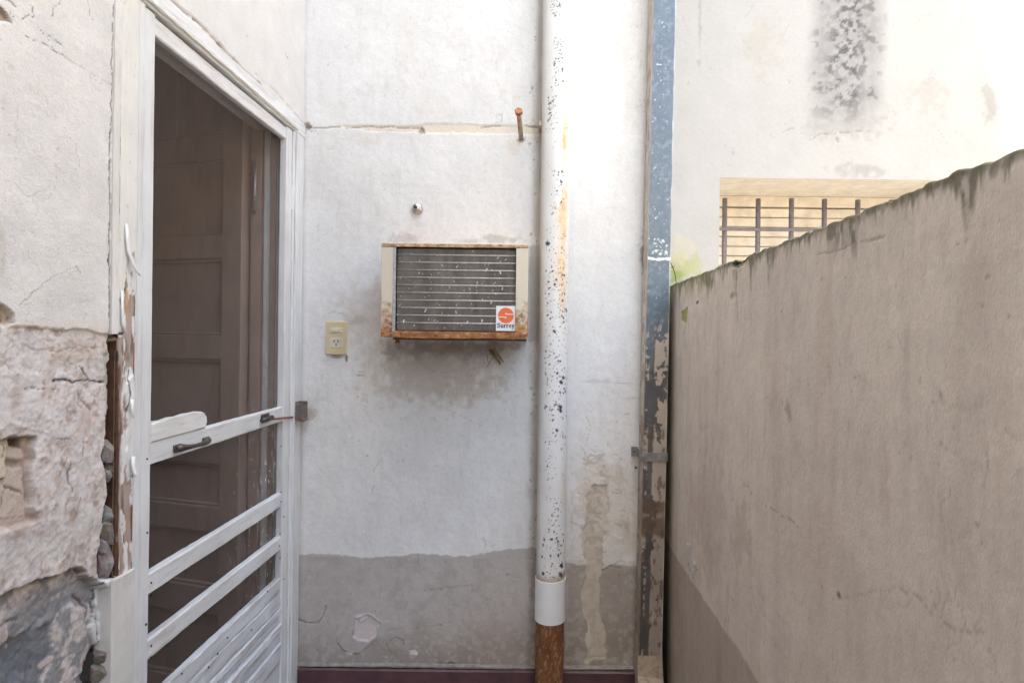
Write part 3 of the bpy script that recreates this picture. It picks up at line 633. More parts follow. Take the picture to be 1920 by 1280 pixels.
S.blob(1120, 715, 35, 4, (.6, .57, .55), .6); S.blob(1165, 718, 25, 2, (.55, .5, .48), .6); S.blob(1190, 746, 25, 4, (.55, .48, .42), .5)
# keeper rust
S.blob(583, 775, 12, 14, (.5, .38, .3), .6)
# general fine cracks and specks
S.hair(60, 590, 990, 20, 1020, .06, .0007, (.52, .48, .45), .5); S.hair(30, 1070, 1200, 20, 1000, .05, .0007, (.58, .53, .48), .5)
S.dots(140, 575, 1200, 0, 1030, .0006, .0018, (.42, .37, .34), .7); S.hair(24, 640, 990, 100, 300, .03, .0012, (.72, .68, .64), .6, (1, 0), .0008)
S.crack([(715, 860), (700, 885), (698, 925)], .0009, -.001, (.45, .42, .42), .7); S.crack([(955, 0), (960, 10), (970, 12)], .001, -.001, (.55, .5, .47), .7)
S.crack([(930, 100), (928, 150), (945, 190), (970, 215)], .0008, -.0008, (.6, .54, .48), .6)
# grey lower band
dado = [(400, 1042), (560, 1040), (600, 1037), (655, 1041), (690, 1046), (740, 1041), (775, 1036), (850, 1041), (895, 1040), (930, 1032), (1000, 1026), (1062, 1052), (1085, 1058), (1120, 1052), (1160, 1058), (1260, 1064), (1260, 1400), (400, 1400)]
S.patch(dado, None, 1, .0006, .002, mul=(.64, .595, .57), rough=.004)
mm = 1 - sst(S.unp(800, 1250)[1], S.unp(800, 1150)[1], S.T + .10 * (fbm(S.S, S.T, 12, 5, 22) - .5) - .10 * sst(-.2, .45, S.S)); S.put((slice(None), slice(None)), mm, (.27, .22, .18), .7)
sl_, mm = S.patch([(1065, 1060), (1260, 1060), (1260, 1400), (1065, 1400)], None, 1, 0, .004); S.put(sl_, mm, (.34, .29, .24), .55)
gz_ = S.T < S.unp(800, 1045)[1]
S.put((slice(None), slice(None)), gz_ * sst(.5, .68, fbm(S.S, S.T, 16, 5, 311)), (.40, .35, .31), .45); S.put((slice(None), slice(None)), gz_ * sst(.52, .66, fbm(S.S, S.T, 55, 4, 312)), (.56, .52, .50), .4)
S.hair(26, 570, 990, 1050, 1230, .07, .0008, (.30, .27, .26), .5); S.dots(60, 570, 1190, 1050, 1240, .0008, .0022, (.16, .13, .12), .8)
S.hair(8, 905, 950, 1040, 1150, .12, .0008, (.42, .39, .37), .6, (0, 1)); S.crack([(790, 1108), (810, 1104), (850, 1100), (890, 1096)], .0013, -.001, (.27, .24, .23), .7)
S.crack([(728, 1180), (790, 1177), (850, 1166)], .001, -.001, (.3, .27, .26), .6); S.crack([(782, 1040), (785, 1062)], .0018, 0, (.3, .28, .28), .7); S.crack([(906, 1008), (912, 1028)], .0016, 0, (.35, .33, .33), .6)
S.patch([(632, 1205), (655, 1175), (668, 1153), (690, 1148), (714, 1166), (730, 1164), (716, 1190), (690, 1210), (672, 1225), (650, 1222)], (.50, .46, .44), .6, .0025, .003)
S.patch([(661, 1190), (668, 1158), (690, 1152), (711, 1166), (707, 1188), (688, 1202), (672, 1198)], (.66, .575, .55), 1, -.006, .001, rough=.006, rf=50)
S.patch([(669, 1156), (688, 1151), (690, 1158), (676, 1166)], (.74, .71, .68), 1, .003, .001)
S.crack([(664, 1176), (669, 1155), (690, 1150), (712, 1164), (727, 1166)], .0012, .003, (.62, .59, .57), .8); S.crack([(632, 1202), (640, 1216), (660, 1224), (672, 1224)], .0012, -.002, (.16, .13, .13), .9)
S.patch([(648, 1222), (662, 1220), (660, 1227), (650, 1226)], (.72, .68, .66), .9); S.patch([(768, 1217), (780, 1216), (785, 1222), (780, 1228), (770, 1226)], (.72, .67, .64), 1, -.003)
S.patch([(718, 1230), (728, 1228), (727, 1234)], (.6, .57, .5), .8); S.crack([(556, 1158), (575, 1168), (595, 1168), (605, 1155), (611, 1135)], .0014, -.003, (.2, .17, .16), .85)
S.crack([(700, 1200), (725, 1205), (735, 1225)], .0008, -.001, a=.5); S.crack([(730, 1200), (742, 1194), (758, 1200), (755, 1212)], .0008, -.001, a=.6); S.blob(845, 1243, 8, 3, (.12, .1, .1), .9); S.blob(828, 1243, 10, 5, (.2, .17, .16), .6)
S.blob(925, 1195, 60, 60, (.40, .33, .27), .4)
# peeling strip right of the pipe
S.patch([(1078, 880), (1110, 860), (1190, 880), (1198, 1000), (1190, 1040), (1140, 1050), (1120, 1000), (1085, 960)], (.72, .655, .58), .65, .0, .008, rough=.01)
S.patch([(1100, 965), (1098, 930), (1112, 905), (1135, 910), (1142, 950), (1135, 985), (1128, 1020), (1130, 1060), (1122, 1085), (1127, 1120), (1126, 1150), (1137, 1185), (1138, 1215), (1133, 1232), (1112, 1235), (1100, 1248), (1095, 1240), (1103, 1222), (1107, 1190), (1095, 1150), (1090, 1115), (1097, 1080), (1095, 1050), (1092, 1010)], (.60, .53, .44), .95, -.003, .0014, rough=.010, rf=45)
sl_ = S.win(S.pts([(1070, 850), (1200, 1250)]), 0); zz0 = S.T[sl_]
k_ = fbm(S.S[sl_], zz0, 45, 5, 321); S.put(sl_, sst(.5, .58, k_) * (1 - sst(.0, .05, np.abs(S.S[sl_] - S.unp(1115, 1080)[0]) - .025)), (.48, .41, .33), .55, -.0008)
S.put(sl_, sst(.55, .62, fbm(S.S[sl_], zz0, 38, 5, 322)) * sst(S.unp(1120, 1060)[1], S.unp(1120, 1000)[1], zz0), (.70, .62, .53), .7, -.001)
S.patch([(1096, 1200), (1104, 1172), (1110, 1195), (1104, 1220)], (.66, .60, .52), .9, .002)
S.patch([(1140, 1010), (1150, 1000), (1166, 1010), (1168, 1050), (1140, 1062), (1128, 1066)], (.70, .67, .64), .7, .002, .001); S.crack([(1068, 975), (1090, 985), (1092, 1010), (1098, 1050)], .0011, .001, (.45, .4, .38), .7)
S.crack([(1128, 1068), (1145, 1058), (1165, 1065)], .0016, -.002, (.22, .19, .17), .8); S.blob(1168, 980, 13, 10, (.62, .54, .40), .7, h=.003); S.crack([(1148, 922), (1165, 925), (1160, 920)], .001, -.001, (.35, .3, .27), .8)
S.hair(26, 1075, 1190, 770, 1050, .035, .0008, (.42, .36, .32), .7); S.crack([(1172, 1238), (1176, 1246)], .003, .001, (.7, .66, .6), .9)
S.crack([(1100, 780), (1108, 800), (1098, 830), (1115, 850)], .0009, -.001, (.6, .45, .38), .7)
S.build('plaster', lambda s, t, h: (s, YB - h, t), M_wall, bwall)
# skirting with a rounded cement bead on top
sk = BY(750, 1248)[1]
for (xa, xb) in ((XL + .007, .452),):
    board('skirting', (xa, YB - .016, 0), (xb, YB + .01, sk - .004), M_skirt, bwall, 0, 60, .0012, .006, 51)
    board('cement_bead', (xa, YB - .012, sk - .003), (xb, YB + .01, sk + .012), flat_mat('dirty_cement', (.27, .245, .23), .9, 0, .3, 40, .5), bwall, 0, 60, .0018, .005, 52)

# ================================================================== NEIGHBOUR WALL WITH BARRED WINDOW
NY = onY(YN)
nwall = thing('neighbour_wall', (1.6, YN, 0), 'tall sunny white wall with black mould streak and barred window beyond the boundary wall', 'wall')
wx0, wz1 = NY(1350, 333); wx1 = wx0 + 1.10; wz0 = wz1 - .95
YR = YN * (632 - 332) / (632 - 365)
S = Sheet(rangef((.4535, wx0, .006), (wx0, 2.35, .006), (2.35, 6.0, .05)), rangef((0, wz0, .05), (wz0, wz1, .008), (wz1, 2.8, .006), (2.8, 6.0, .05)), (.50, .485, .47), NY, 61, .006, 30)
S.H += .003 * (fbm(S.S, S.T, 8, 4, 1) - .5)
S.C *= (1 + .06 * (fbm(S.S, S.T, 6, 5, 6) - .5))[..., None]
c0 = NY(1590, 0)[0]; zt = NY(1590, 215)[1]
dx = np.abs(S.S - c0 + .05 * (fbm(S.S, S.T, 6, 3, 8) - .5)); env = (1 - sst(.09, .165, dx)) * sst(zt - .10, zt + .10, S.T + .10 * (fbm(S.S, S.T, 14, 4, 2) - .5))
S.put((slice(None), slice(None)), env * (.55 + .45 * fbm(S.S, S.T, 20, 5, 410)), (.22, .205, .21), .75)
core = (1 - sst(.02, .09, dx)) * sst(zt - .05, zt + .1, S.T)
S.put((slice(None), slice(None)), core * sst(.50, .57, fbm(S.S, S.T, 60, 4, 19)), (.10, .10, .11), .85)
S.put((slice(None), slice(None)), env * sst(.52, .6, fbm(S.S, S.T, 45, 4, 29)), (.42, .40, .395), .5)
S.put((slice(None), slice(None)), env * sst(.60, .66, fbm(S.S, S.T, 32, 4, 39)), (.10, .10, .10), .6)
S.blob(1590, 235, 90, 30, (.34, .32, .31), .4); S.blob(1610, 318, 50, 16, (.30, .28, .27), .5); S.crack([(1520, 262), (1540, 250), (1565, 250), (1572, 268), (1575, 250), (1630, 246)], .0016, -.001, (.28, .26, .25), .8)
S.blob(1860, 190, 24, 55, (.32, .30, .29), .55); S.blob(1740, 180, 40, 45, (.40, .36, .33), .4); S.blob(1430, 80, 40, 60, (.45, .40, .34), .4)
S.blob(1312, 40, 3, 60, (.3, .28, .27), .5); S.blob(1310, 118, 8, 10, (.3, .28, .27), .5); S.blob(1333, 130, 4, 3, (.10, .06, .05), .95)
S.hair(30, 1270, 1840, 0, 320, .07, .0009, (.34, .31, .29), .6); S.dots(90, 1265, 1840, 0, 330, .001, .0025, (.5, .46, .43), .6)
S.blob(1285, 500, 40, 28, (.45, .45, .20), .75, f=70); S.blob(1268, 520, 18, 16, (.30, .36, .10), .85, f=90); S.blob(1275, 470, 30, 30, (.62, .58, .42), .5)
S.build('plaster', lambda s, t, h: (s, YN - h, t), M_far, nwall, keep=lambda s: ~((s.S >= wx0 - .001) & (s.S < wx1) & (s.T >= wz0 - .001) & (s.T < wz1 - .001)))
box('lintel_soffit', (wx0 - .03, YN + .002, wz1 + .0), (wx1 + .05, YR + .14, wz1 + .12), M_soffit, nwall)
box('window_reveal', (wx0 - .08, YN + .002, wz0), (wx0 - .001, YR + .14, wz1 - .001), M_soffit, nwall)
box('window_reveal', (wx1 + .001 + .006, YN + .004, wz0), (wx1 + .08, YR + .14, wz1 - .001), M_soffit, nwall)
box('window_sill', (wx0 - .03, YN - .03, wz0 - .05), (wx1 + .03, YR + .14, wz0 - .001), M_soffit, nwall, .004)
bm = bmesh.new()
for lo, hi in (((.4535, YN + .13, wz1 + .13), (6, YN + .4, 6)), ((.4535, YN + .13, 0), (6, YN + .4, wz0 - .06)), ((.4535, YN + .13, wz0 - .06), (wx0 - .09, YN + .4, wz1 + .13)), ((wx1 + .09, YN + .13, wz0 - .06), (6, YN + .4, wz1 + .13)), ((wx0 - .09, YR + .15, wz0 - .06), (wx1 + .09, YR + .2, wz1 + .13))): bbox(bm, lo, hi)
bmobj('masonry', bm, M_mason, nwall)
shut = thing('roller_shutter', (wx0 + .5, YR + .05, wz0), 'closed tan wooden roller shutter behind window bars', 'shutter')
box('head_board', (wx0 + .001, YR + .002, wz1 - .045), (wx1, YR + .03, wz1 - .001), M_slat, shut, .002)
s0 = None; n_ = int((wz1 - .046 - wz0) / .0424)
for i in range(n_):
    z = wz1 - .048 - .0424 * (i + 1)
    if s0 is None:
        s0 = board('slat', (wx0 + .001, YR + .016, z + .0015), (wx1, YR + .030, z + .0424 - .0015), M_slat, shut, 0, 12, .0005, .004, 70); z00 = z
    else: copyo(s0, (0, random.uniform(-.0015, .0015), z - z00), shut)
gril = thing('window_grille', (wx0 + .5, YN + .12, wz0), 'grey iron window grille of upright bars and crossbar before the shutter', 'grille')
YG = YN + .13; first = None
for k in range(8):
    u = 1358.5 + 62.4 * k; x = at(u, 420, YG).x
    if x > wx1 - .01: break
    if first is None:
        first = tube('bar', [(x, YG, wz0 - .0005), (x, YG, (wz0 + wz1) / 2), (x, YG, at(1420, 373, YG).z)], .0098, M_rustbar, gril, 10); x00 = x
    else: copyo(first, (x - x00, random.uniform(-.002, .002), random.uniform(-.003, .003)), gril)
zc = at(1450, 432, YG).z
for z in (zc, zc - .45): box('crossbar', (wx0 - .02, YG - .013, z - .006), (wx1 + .02, YG - .009, z + .007), M_rustbar, gril, .001)
# dry twig caught above the boundary wall
tp = [at(u, v, YN - .03) for u, v in ((1255.5, 489), (1261, 500), (1266, 514), (1268, 530))]
tw = thing('twig', tp[-1], 'thin dry dark twig on the mossy foot of the sunny wall', 'twig')
M_twig = flat_mat('twig_bark', (.06, .05, .035), .9)
tube('stem', tp, [.0010, .0017, .0014, .0012], M_twig, tw, 6); tube('side_shoot', [at(1252, 503, YN - .03), at(1262, 500.5, YN - .03), at(1265, 499, YN - .03)], .0012, M_twig, tw, 6)

# ================================================================== BOUNDARY WALL (right)
RX = onX(XR)
rwall = thing('boundary_wall', (XR + .08, 0, 0), 'cream rendered boundary wall with mossy black-stained top edge', 'wall')
zr0 = RX(1262, 533)[1]; zr1 = RX(1880, 288)[1]
S = Sheet(rangef((-.4, .50, .02), (.50, 1.1, .0026), (1.1, YN - .004, .0042)), rangef((0, .7, .006), (.7, 1.5, .0045), (1.5, 1.0 * max(zr0, zr1) + .012, .0028)), (.84, .745, .665), RX, 81, .006, 30)
top = zr0 + (zr1 - zr0) * (YN - S.S) / (YN - .6)
S.H += .004 * (fbm(S.S, S.T, 6, 4, 1) - .5) + .0015 * (fbm(S.S, S.T, 30, 4, 2) - .5)
S.C *= (1 + .16 * (fbm(S.S, S.T, 4, 5, 6) - .5))[..., None]
S.put((slice(None), slice(None)), sst(.54, .68, fbm(S.S, S.T * .5, 95, 4, 401)), (.60, .51, .44), .18); S.put((slice(None), slice(None)), sst(.60, .72, fbm(S.S * 1.4, S.T * .35, 45, 4, 402)), (.58, .50, .44), .2); S.put((slice(None), slice(None)), 1 - sst(.3, 1.1, S.T + .3 * (fbm(S.S, S.T, 5, 4, 403) - .5) - .35 * sst(1.9, 1.0, S.S)), (.60, .50, .43), .35)
stk = fbm(S.S, S.T * .10, 30, 5, 7); S.C *= (1 - .07 * sst(.48, .75, stk))[..., None] * np.array((1, .985, .965))
S.put((slice(None), slice(None)), sst(.55, .75, fbm(S.S, S.T * .25, 9, 4, 17)), (.62, .47, .40), .35)
full = (slice(None), slice(None)); dt = top - S.T                                             # depth below the top edge
drip = .008 + .07 * sst(.42, .8, fbm(S.S, S.S * 0, 30, 5, 31)) + .06 * fbm(S.S, S.S * 0, 150, 3, 32) ** 2
S.put(full, (1 - sst(drip * .4, drip, dt)) * (.35 + .65 * sst(.4, .6, fbm(S.S, S.T * .35, 110, 5, 33))), (.20, .185, .13), .85)
S.put(full, (1 - sst(.0, .020, dt + .02 * (fbm(S.S, S.T, 80, 4, 35) - .5))), (.17, .16, .09), .8)
S.put(full, (1 - sst(.0, .10, dt)) * sst(1.2, 1.9, S.S) * sst(.45, .62, fbm(S.S, S.T * .4, 45, 4, 36)), (.36, .36, .14), .7)
S.put(full, (1 - sst(0, .05, YN - .07 - S.S + .03 * (fbm(S.S, S.T, 20, 4, 37) - .5))) * sst(.55, .8, S.T), (.33, .34, .12), .75)    # moss in the corner
S.put(full, (1 - sst(0, .05, YN - .07 - S.S)) * (1 - sst(.4, .8, S.T)), (.14, .11, .08), .7)
S.patch([(1277, 583), (1290, 575), (1288, 600), (1286, 606), (1278, 602)], (.42, .40, .13), .95, -.003, .001); S.crack([(1285, 606), (1282, 630)], .0012, -.002)
S.patch([(1372, 492), (1388, 486), (1402, 482), (1396, 494), (1384, 502), (1374, 500)], (.10, .10, .06), .95, -.012, .002); S.crack([(1380, 500), (1382, 520), (1380, 545), (1384, 600)], .0018, -.001, (.32, .27, .2), .6)
S.blob(1374, 553, 7, 9, (.3, .24, .2), .7); S.blob(1307, 567, 3, 4, (.15, .12, .1), .9); S.blob(1325, 530, 6, 18, (.22, .2, .12), .7); S.blob(1585, 520, 5, 5, (.4, .34, .3), .7); S.blob(1465, 582, 2, 3, (.2, .16, .14), .9)
for u, v, hgt in ((1690, 345, 60), (1720, 350, 70), (1790, 335, 50), (1865, 315, 35), (1600, 400, 40), (1530, 420, 35), (1450, 470, 40), (1640, 380, 30), (1820, 330, 40)): S.blob(u, v, 10, hgt * .6, (.24, .20, .15), .6, f=60)
S.crack([(1530, 480), (1600, 458), (1660, 440)], .0012, -.0008, (.4, .34, .3), .7); S.crack([(1395, 912), (1430, 945), (1480, 972), (1500, 990)], .0009, -.0006, (.36, .26, .2), .6)
S.crack([(1680, 1100), (1720, 1120), (1755, 1160), (1790, 1180), (1825, 1185), (1835, 1175)], .0010, -.0006, (.42, .36, .31), .6); S.crack([(1760, 1155), (1780, 1115)], .0008, -.0006, (.4, .34, .3), .5); S.crack([(1560, 1120), (1620, 1115), (1680, 1100)], .0008, -.0005, (.45, .38, .33), .5)
S.blob(1573, 1116, 4, 6, (.16, .13, .12), .9); S.blob(1478, 770, 7, 20, (.36, .27, .22), .6); S.crack([(1466, 750), (1474, 770), (1481, 790)], .0012, -.001, (.3, .22, .18), .7); S.crack([(1420, 745), (1460, 752)], .001, 0, (.4, .32, .27), .5)
S.hair(50, 1290, 1880, 620, 1260, .05, .0009, (.42, .36, .31), .45); S.hair(20, 1280, 1450, 900, 1270, .05, .0012, (.28, .22, .18), .6); S.dots(80, 1280, 1900, 420, 1270, .0008, .0024, (.36, .30, .26), .6)
S.blob(1390, 1000, 18, 90, (.48, .37, .30), .4); S.blob(1330, 960, 40, 160, (.52, .41, .34), .35); S.blob(1660, 900, 12, 100, (.56, .42, .36), .3)
low = [(1238, 985), (1262, 1035), (1285, 1070), (1300, 1092), (1330, 1135), (1365, 1190), (1400, 1240), (1430, 1290), (1500, 1420), (1180, 1420), (1180, 985)]
S.patch(low, None, 1, .0006, .003, mul=(.68, .655, .63), rough=.004)
S.patch([(1287, 1018), (1296, 1022), (1298, 1050), (1306, 1055), (1300, 1085), (1290, 1060)], (.66, .60, .55), .9, .003, .001); S.crack([(1286, 1012), (1288, 1045), (1294, 1065), (1302, 1090)], .0016, -.003, (.16, .12, .1), .9); S.crack([(1298, 1050), (1312, 1078)], .001, -.001, a=.8)
# uneven top: rows above the edge fold back over the wall head
jag = .004 * (fbm(S.S, S.S * 0, 16, 4, 90) - .5) * 2 + .0035 * (fbm(S.S, S.S * 0, 70, 3, 91) - .5) * 2 - .010 * np.exp(-((S.S - RX(1390, 487)[0]) / .03) ** 2) * (.5 + fbm(S.S, S.S * 0, 120, 2, 92))
over = np.maximum(0, S.T - (top + jag - .006)); rise = .006 * (1 - np.exp(-over / .006))
Zt = np.where(over > 0, top + jag - .006 + rise, S.T)
S.build('render_face', lambda s, t, h: (XR - h + np.where(over > 0, over * over * 20 + .25 * np.maximum(0, over - .008), 0), s, Zt), M_right, rwall, flip=True)
Vv = []; Fc = []
for i, y in enumerate(np.linspace(-.4, YN - .004, 60)):
    zt_ = zr0 + (zr1 - zr0) * (YN - y) / (YN - .6) - .004 + random.uniform(-.002, .002)
    for x, z in ((XR + .008, 0), (XR + .004, zt_ - .012), (XR + .03, zt_), (XR + .13, zt_ - .004), (XR + .15, zt_ - .02), (XR + .15, 0)): Vv.append((x, y, z))
for i in range(59):
    for j in range(5): a = i * 6 + j; Fc.append((a, a + 6, a + 7, a + 1))
Fc.append((0, 1, 2, 3, 4, 5)); Fc.append([59 * 6 + j for j in (5, 4, 3, 2, 1, 0)])
mobj('wall_core', Vv, Fc, flat_mat('mossy_core', (.30, .28, .19), .95, 0, .4, 30, .6), rwall)
box('near_run', (XR + .001, -6, 0), (XR + .15, -.4005, zr1), M_mason, rwall)

# ================================================================== AIR CONDITIONER
AY = 1.91
pA, pB = at(714.5, 545, AY), at(990, 545, AY); ax0, ax1 = pA.x, pB.x; az1 = at(852, 457.5, AY).z; az0 = at(852, 634.5, AY).z
ac = thing('air_conditioner', ((ax0 + ax1) / 2, YB, az0), 'rusty beige window air conditioner set through the white wall', 'air conditioner')
px = (ax1 - ax0) / 275.5
M_rustlow = rust_mat('rusty_beige_side', lin(214, 204, 186), .60, .86, az0, az0 + .20)
M_rustbar2 = rust_mat('rusty_bottom', lin(150, 100, 62), .38, .55)
M_rusttop = rust_mat('rusty_top', lin(204, 180, 148), .40, .62)
e = .0012
box('casing_side', (ax0 + e, AY + .006, az0 + .004), (ax0 + .008, YB - .002, az1 - .002), M_rustlow, ac, .001)
box('casing_side', (ax1 - .008, AY + .006, az0 + .004), (ax1 - e, YB - .002, az1 - .002), M_rustlow, ac, .001)
box('casing_top', (ax0 + .0085, AY + .008, az1 - .008), (ax1 - .0085, YB - .002, az1 - .001), M_rusttop, ac, .001)
box('casing_floor', (ax0 + .0085, AY + .008, az0 + .002), (ax1 - .0085, YB - .002, az0 + .008), M_rustbar2, ac, .001)
xa, xb = ax0 + 23 * px, ax1 - 23 * px; zt_, zb_ = az1 - 6.5 * px, az0 + 12.5 * px
box('side_panel', (ax0, AY - .001, az0 + .0035), (xa, AY + .005, zt_ - .0003), M_rustlow, ac, .0015)
box('side_panel', (xb, AY - .003, az0 + .001), (ax1, AY + .004, zt_ - .0003), M_rustlow, ac, .0015)
tf = board('top_flange', (ax0, AY - .003, zt_), (ax1, AY + .006, az1), M_rusttop, ac, 0, 40, .0007, .0015, 61)
bf = board('bottom_flange', (xa + .0005, AY - .002, az0), (xb - .0005, AY + .006, zb_), M_rustbar2, ac, 0, 60, .0016, .0015, 62); bf['label'] = 'heavily rusted bottom edge'
box('drip_lip', (xa, AY + .001, az0 - .006), (ax1 - .004, AY + .02, az0 - .0005), flat_mat('black_rust', lin(66, 44, 34), .8, 0, .5, 120, .5), ac, .001)
box('edge_strip', (xa - 1.0 * px, AY - .003, zb_ - .002), (xa + 4.6 * px, AY + .001, zt_ - .001), M_galv, ac, .0006)
# condenser coil: rows of fins between the tube lines
m, t, p = mat('coil_fins')
g = t.nodes.new('ShaderNodeNewGeometry'); wv = t.nodes.new('ShaderNodeTexWave'); wv.wave_type = 'BANDS'; wv.bands_direction = 'X'; wv.inputs['Scale'].default_value = 85; wv.inputs['Distortion'].default_value = .6
t.links.new(g.outputs['Position'], wv.inputs['Vector'])
fc = mixc(t, 1.0, ramp(t, wv.outputs['Fac'], [(.2, lin(84, 79, 75)), (.85, lin(146, 140, 133))]), ramp(t, noise(t, 30, 5, (1, 1, .3)), [(.35, (.7, .7, .7)), (.7, (1.25, 1.25, 1.25))]), 'MULTIPLY')
t.links.new(fc, p.inputs['Base Color']); p.inputs['Roughness'].default_value = .55; p.inputs['Metallic'].default_value = .5; bump(t, p, wv.outputs['Fac'], .6, .002); M_fin = m
box('coil_backing', (xa + .0005, AY + .03, zb_ - .004), (xb - .0005, AY + .04, zt_ + .002), M_black, ac)
cx0, cx1 = xa + 4.8 * px, xb - .0006
ys = [477.5 + 14.25 * k for k in range(10)]
zt2 = lambda v: at(852, v, AY).z
edges = [zt_ - .0005] + [zt2(v) for v in ys] + [zb_ + .0005]
for i in range(len(edges) - 1):
    box('fin_row', (cx0, AY + .010, edges[i + 1] + .0022), (cx1, AY + .028, edges[i] - .0022), M_fin, ac, .002)
M_tube = flat_mat('coil_tube_line', lin(190, 184, 178), .5, 0, .3, 90)
tb0 = None
for v in ys:
    z = zt2(v)
    if tb0 is None: tb0 = tube('coil_tube', [(cx0, AY + .0105, z), ((cx0 + cx1) / 2, AY + .011, z), (cx1, AY + .0105, z)], (.0024), M_tube, ac, 8); zz = z
    else: copyo(tb0, (0, 0, z - zz), ac)
bm = bmesh.new(); M_flk = flat_mat('bent_fin', (.85, .85, .85), .35, 0, .1, 90)
spots = [(857, 500, 5), (912, 506, 6), (938, 511, 6), (751, 521, 5), (934, 483, 4), (921, 567, 7), (942, 541, 6), (895, 530, 5), (750, 572, 5), (798, 582, 6), (855, 585, 6), (876, 604, 8), (904, 601, 7), (757, 602, 9), (777, 610, 4), (768, 506, 3), (786, 512, 3), (809, 515, 3), (740, 507, 3), (924, 545, 4), (856, 572, 4), (804, 598, 4), (815, 601, 4), (820, 602, 3), (829, 587, 3), (745, 590, 4), (843, 540, 3), (881, 542, 4), (948, 487, 3)]
spots += [(random.uniform(742, 962), random.uniform(468, 618), random.uniform(1.2, 3)) for _ in range(70)]
for u, v, s_ in spots:
    if u > 925 and v > 566 and s_ < 5: continue
    c = at(u, v, AY + .009); hx = .0011 * random.uniform(.5, 1.3) * (1 + .12 * s_); hz_ = s_ * px * .5 * random.uniform(.7, 1.2); sk_ = random.uniform(-.5, .9) * hz_
    q = [bm.verts.new((c.x + a * hx + b * sk_, AY + .0078 - .004 * (b > 0) * random.random() - .001 * (a > 0), c.z + b * hz_)) for a, b in ((-1, -1), (1, -.8), (.8, 1), (-.6, .8))]
    bm.faces.new(q)
fk = bmobj('bent_fins', bm, M_flk, ac); fk['kind'] = 'stuff'; md = fk.modifiers.new('t', 'SOLIDIFY'); md.thickness = .0005
# maker's sticker
stk0, stk1 = at(929.5, 620, AY), at(966.5, 573.5, AY); sx0, sx1, sz0, sz1 = stk0.x, stk1.x, stk0.z, stk1.z
M_white = flat_mat('sticker_white', (.80, .79, .80), .35, 0, .03, 40, .02); M_orange = flat_mat('sticker_orange', lin(232, 112, 68), .4, 0, .05, 40, .02); M_navy = flat_mat('sticker_ink', lin(38, 42, 58), .5, 0, .05, 40, .02)
stick = box('sticker', (sx0, AY + .0035, sz0), (sx1, AY + .0055, sz1), M_white, ac); stick['label'] = 'white maker sticker with an orange disc'
yS = AY + .0031; W_ = sx1 - sx0; ccx, ccz, rr = (sx0 + sx1) / 2 + W_ * .01, sz0 + (sz1 - sz0) * .615, W_ * .405
Vd = [(ccx + rr * math.cos(a), yS, ccz + rr * math.sin(a)) for a in np.linspace(0, 2 * math.pi, 49)[:-1]]
mobj('emblem', Vd, [list(range(48))], M_orange, stick)
bm = bmesh.new(); y2 = yS - .0004; lh = rr * .055
def quad(a): bm.faces.new([bm.verts.new((x, y2, z)) for x, z in a])
def disc(x, z, r): bm.faces.new([bm.verts.new((x + r * math.cos(a), y2 - .0001, z + r * math.sin(a))) for a in np.linspace(0, 2 * math.pi, 17)[:-1]])
za, zb2 = ccz + rr * .16, ccz - rr * .19
quad([(ccx + rr * .02, za + lh * 2.2), (ccx + rr * .05, za + lh * .2), (ccx + rr * .3, za - lh), (ccx + rr * .3, za + lh)]); quad([(ccx + rr * .3, za - lh), (ccx + rr * 1.0, za - lh), (ccx + rr * 1.0, za + lh), (ccx + rr * .3, za + lh)])
quad([(ccx - rr * .02, zb2 - lh * 2.2), (ccx - rr * .05, zb2 - lh * .2), (ccx - rr * .3, zb2 + lh), (ccx - rr * .3, zb2 - lh)]); quad([(ccx - rr * 1.0, zb2 - lh), (ccx - rr * .3, zb2 - lh), (ccx - rr * .3, zb2 + lh), (ccx - rr * 1.0, zb2 + lh)])
disc(ccx + rr * .02, za + rr * .06, rr * .10); disc(ccx - rr * .02, zb2 - rr * .06, rr * .10)
bmobj('emblem_line', bm, M_white, stick)
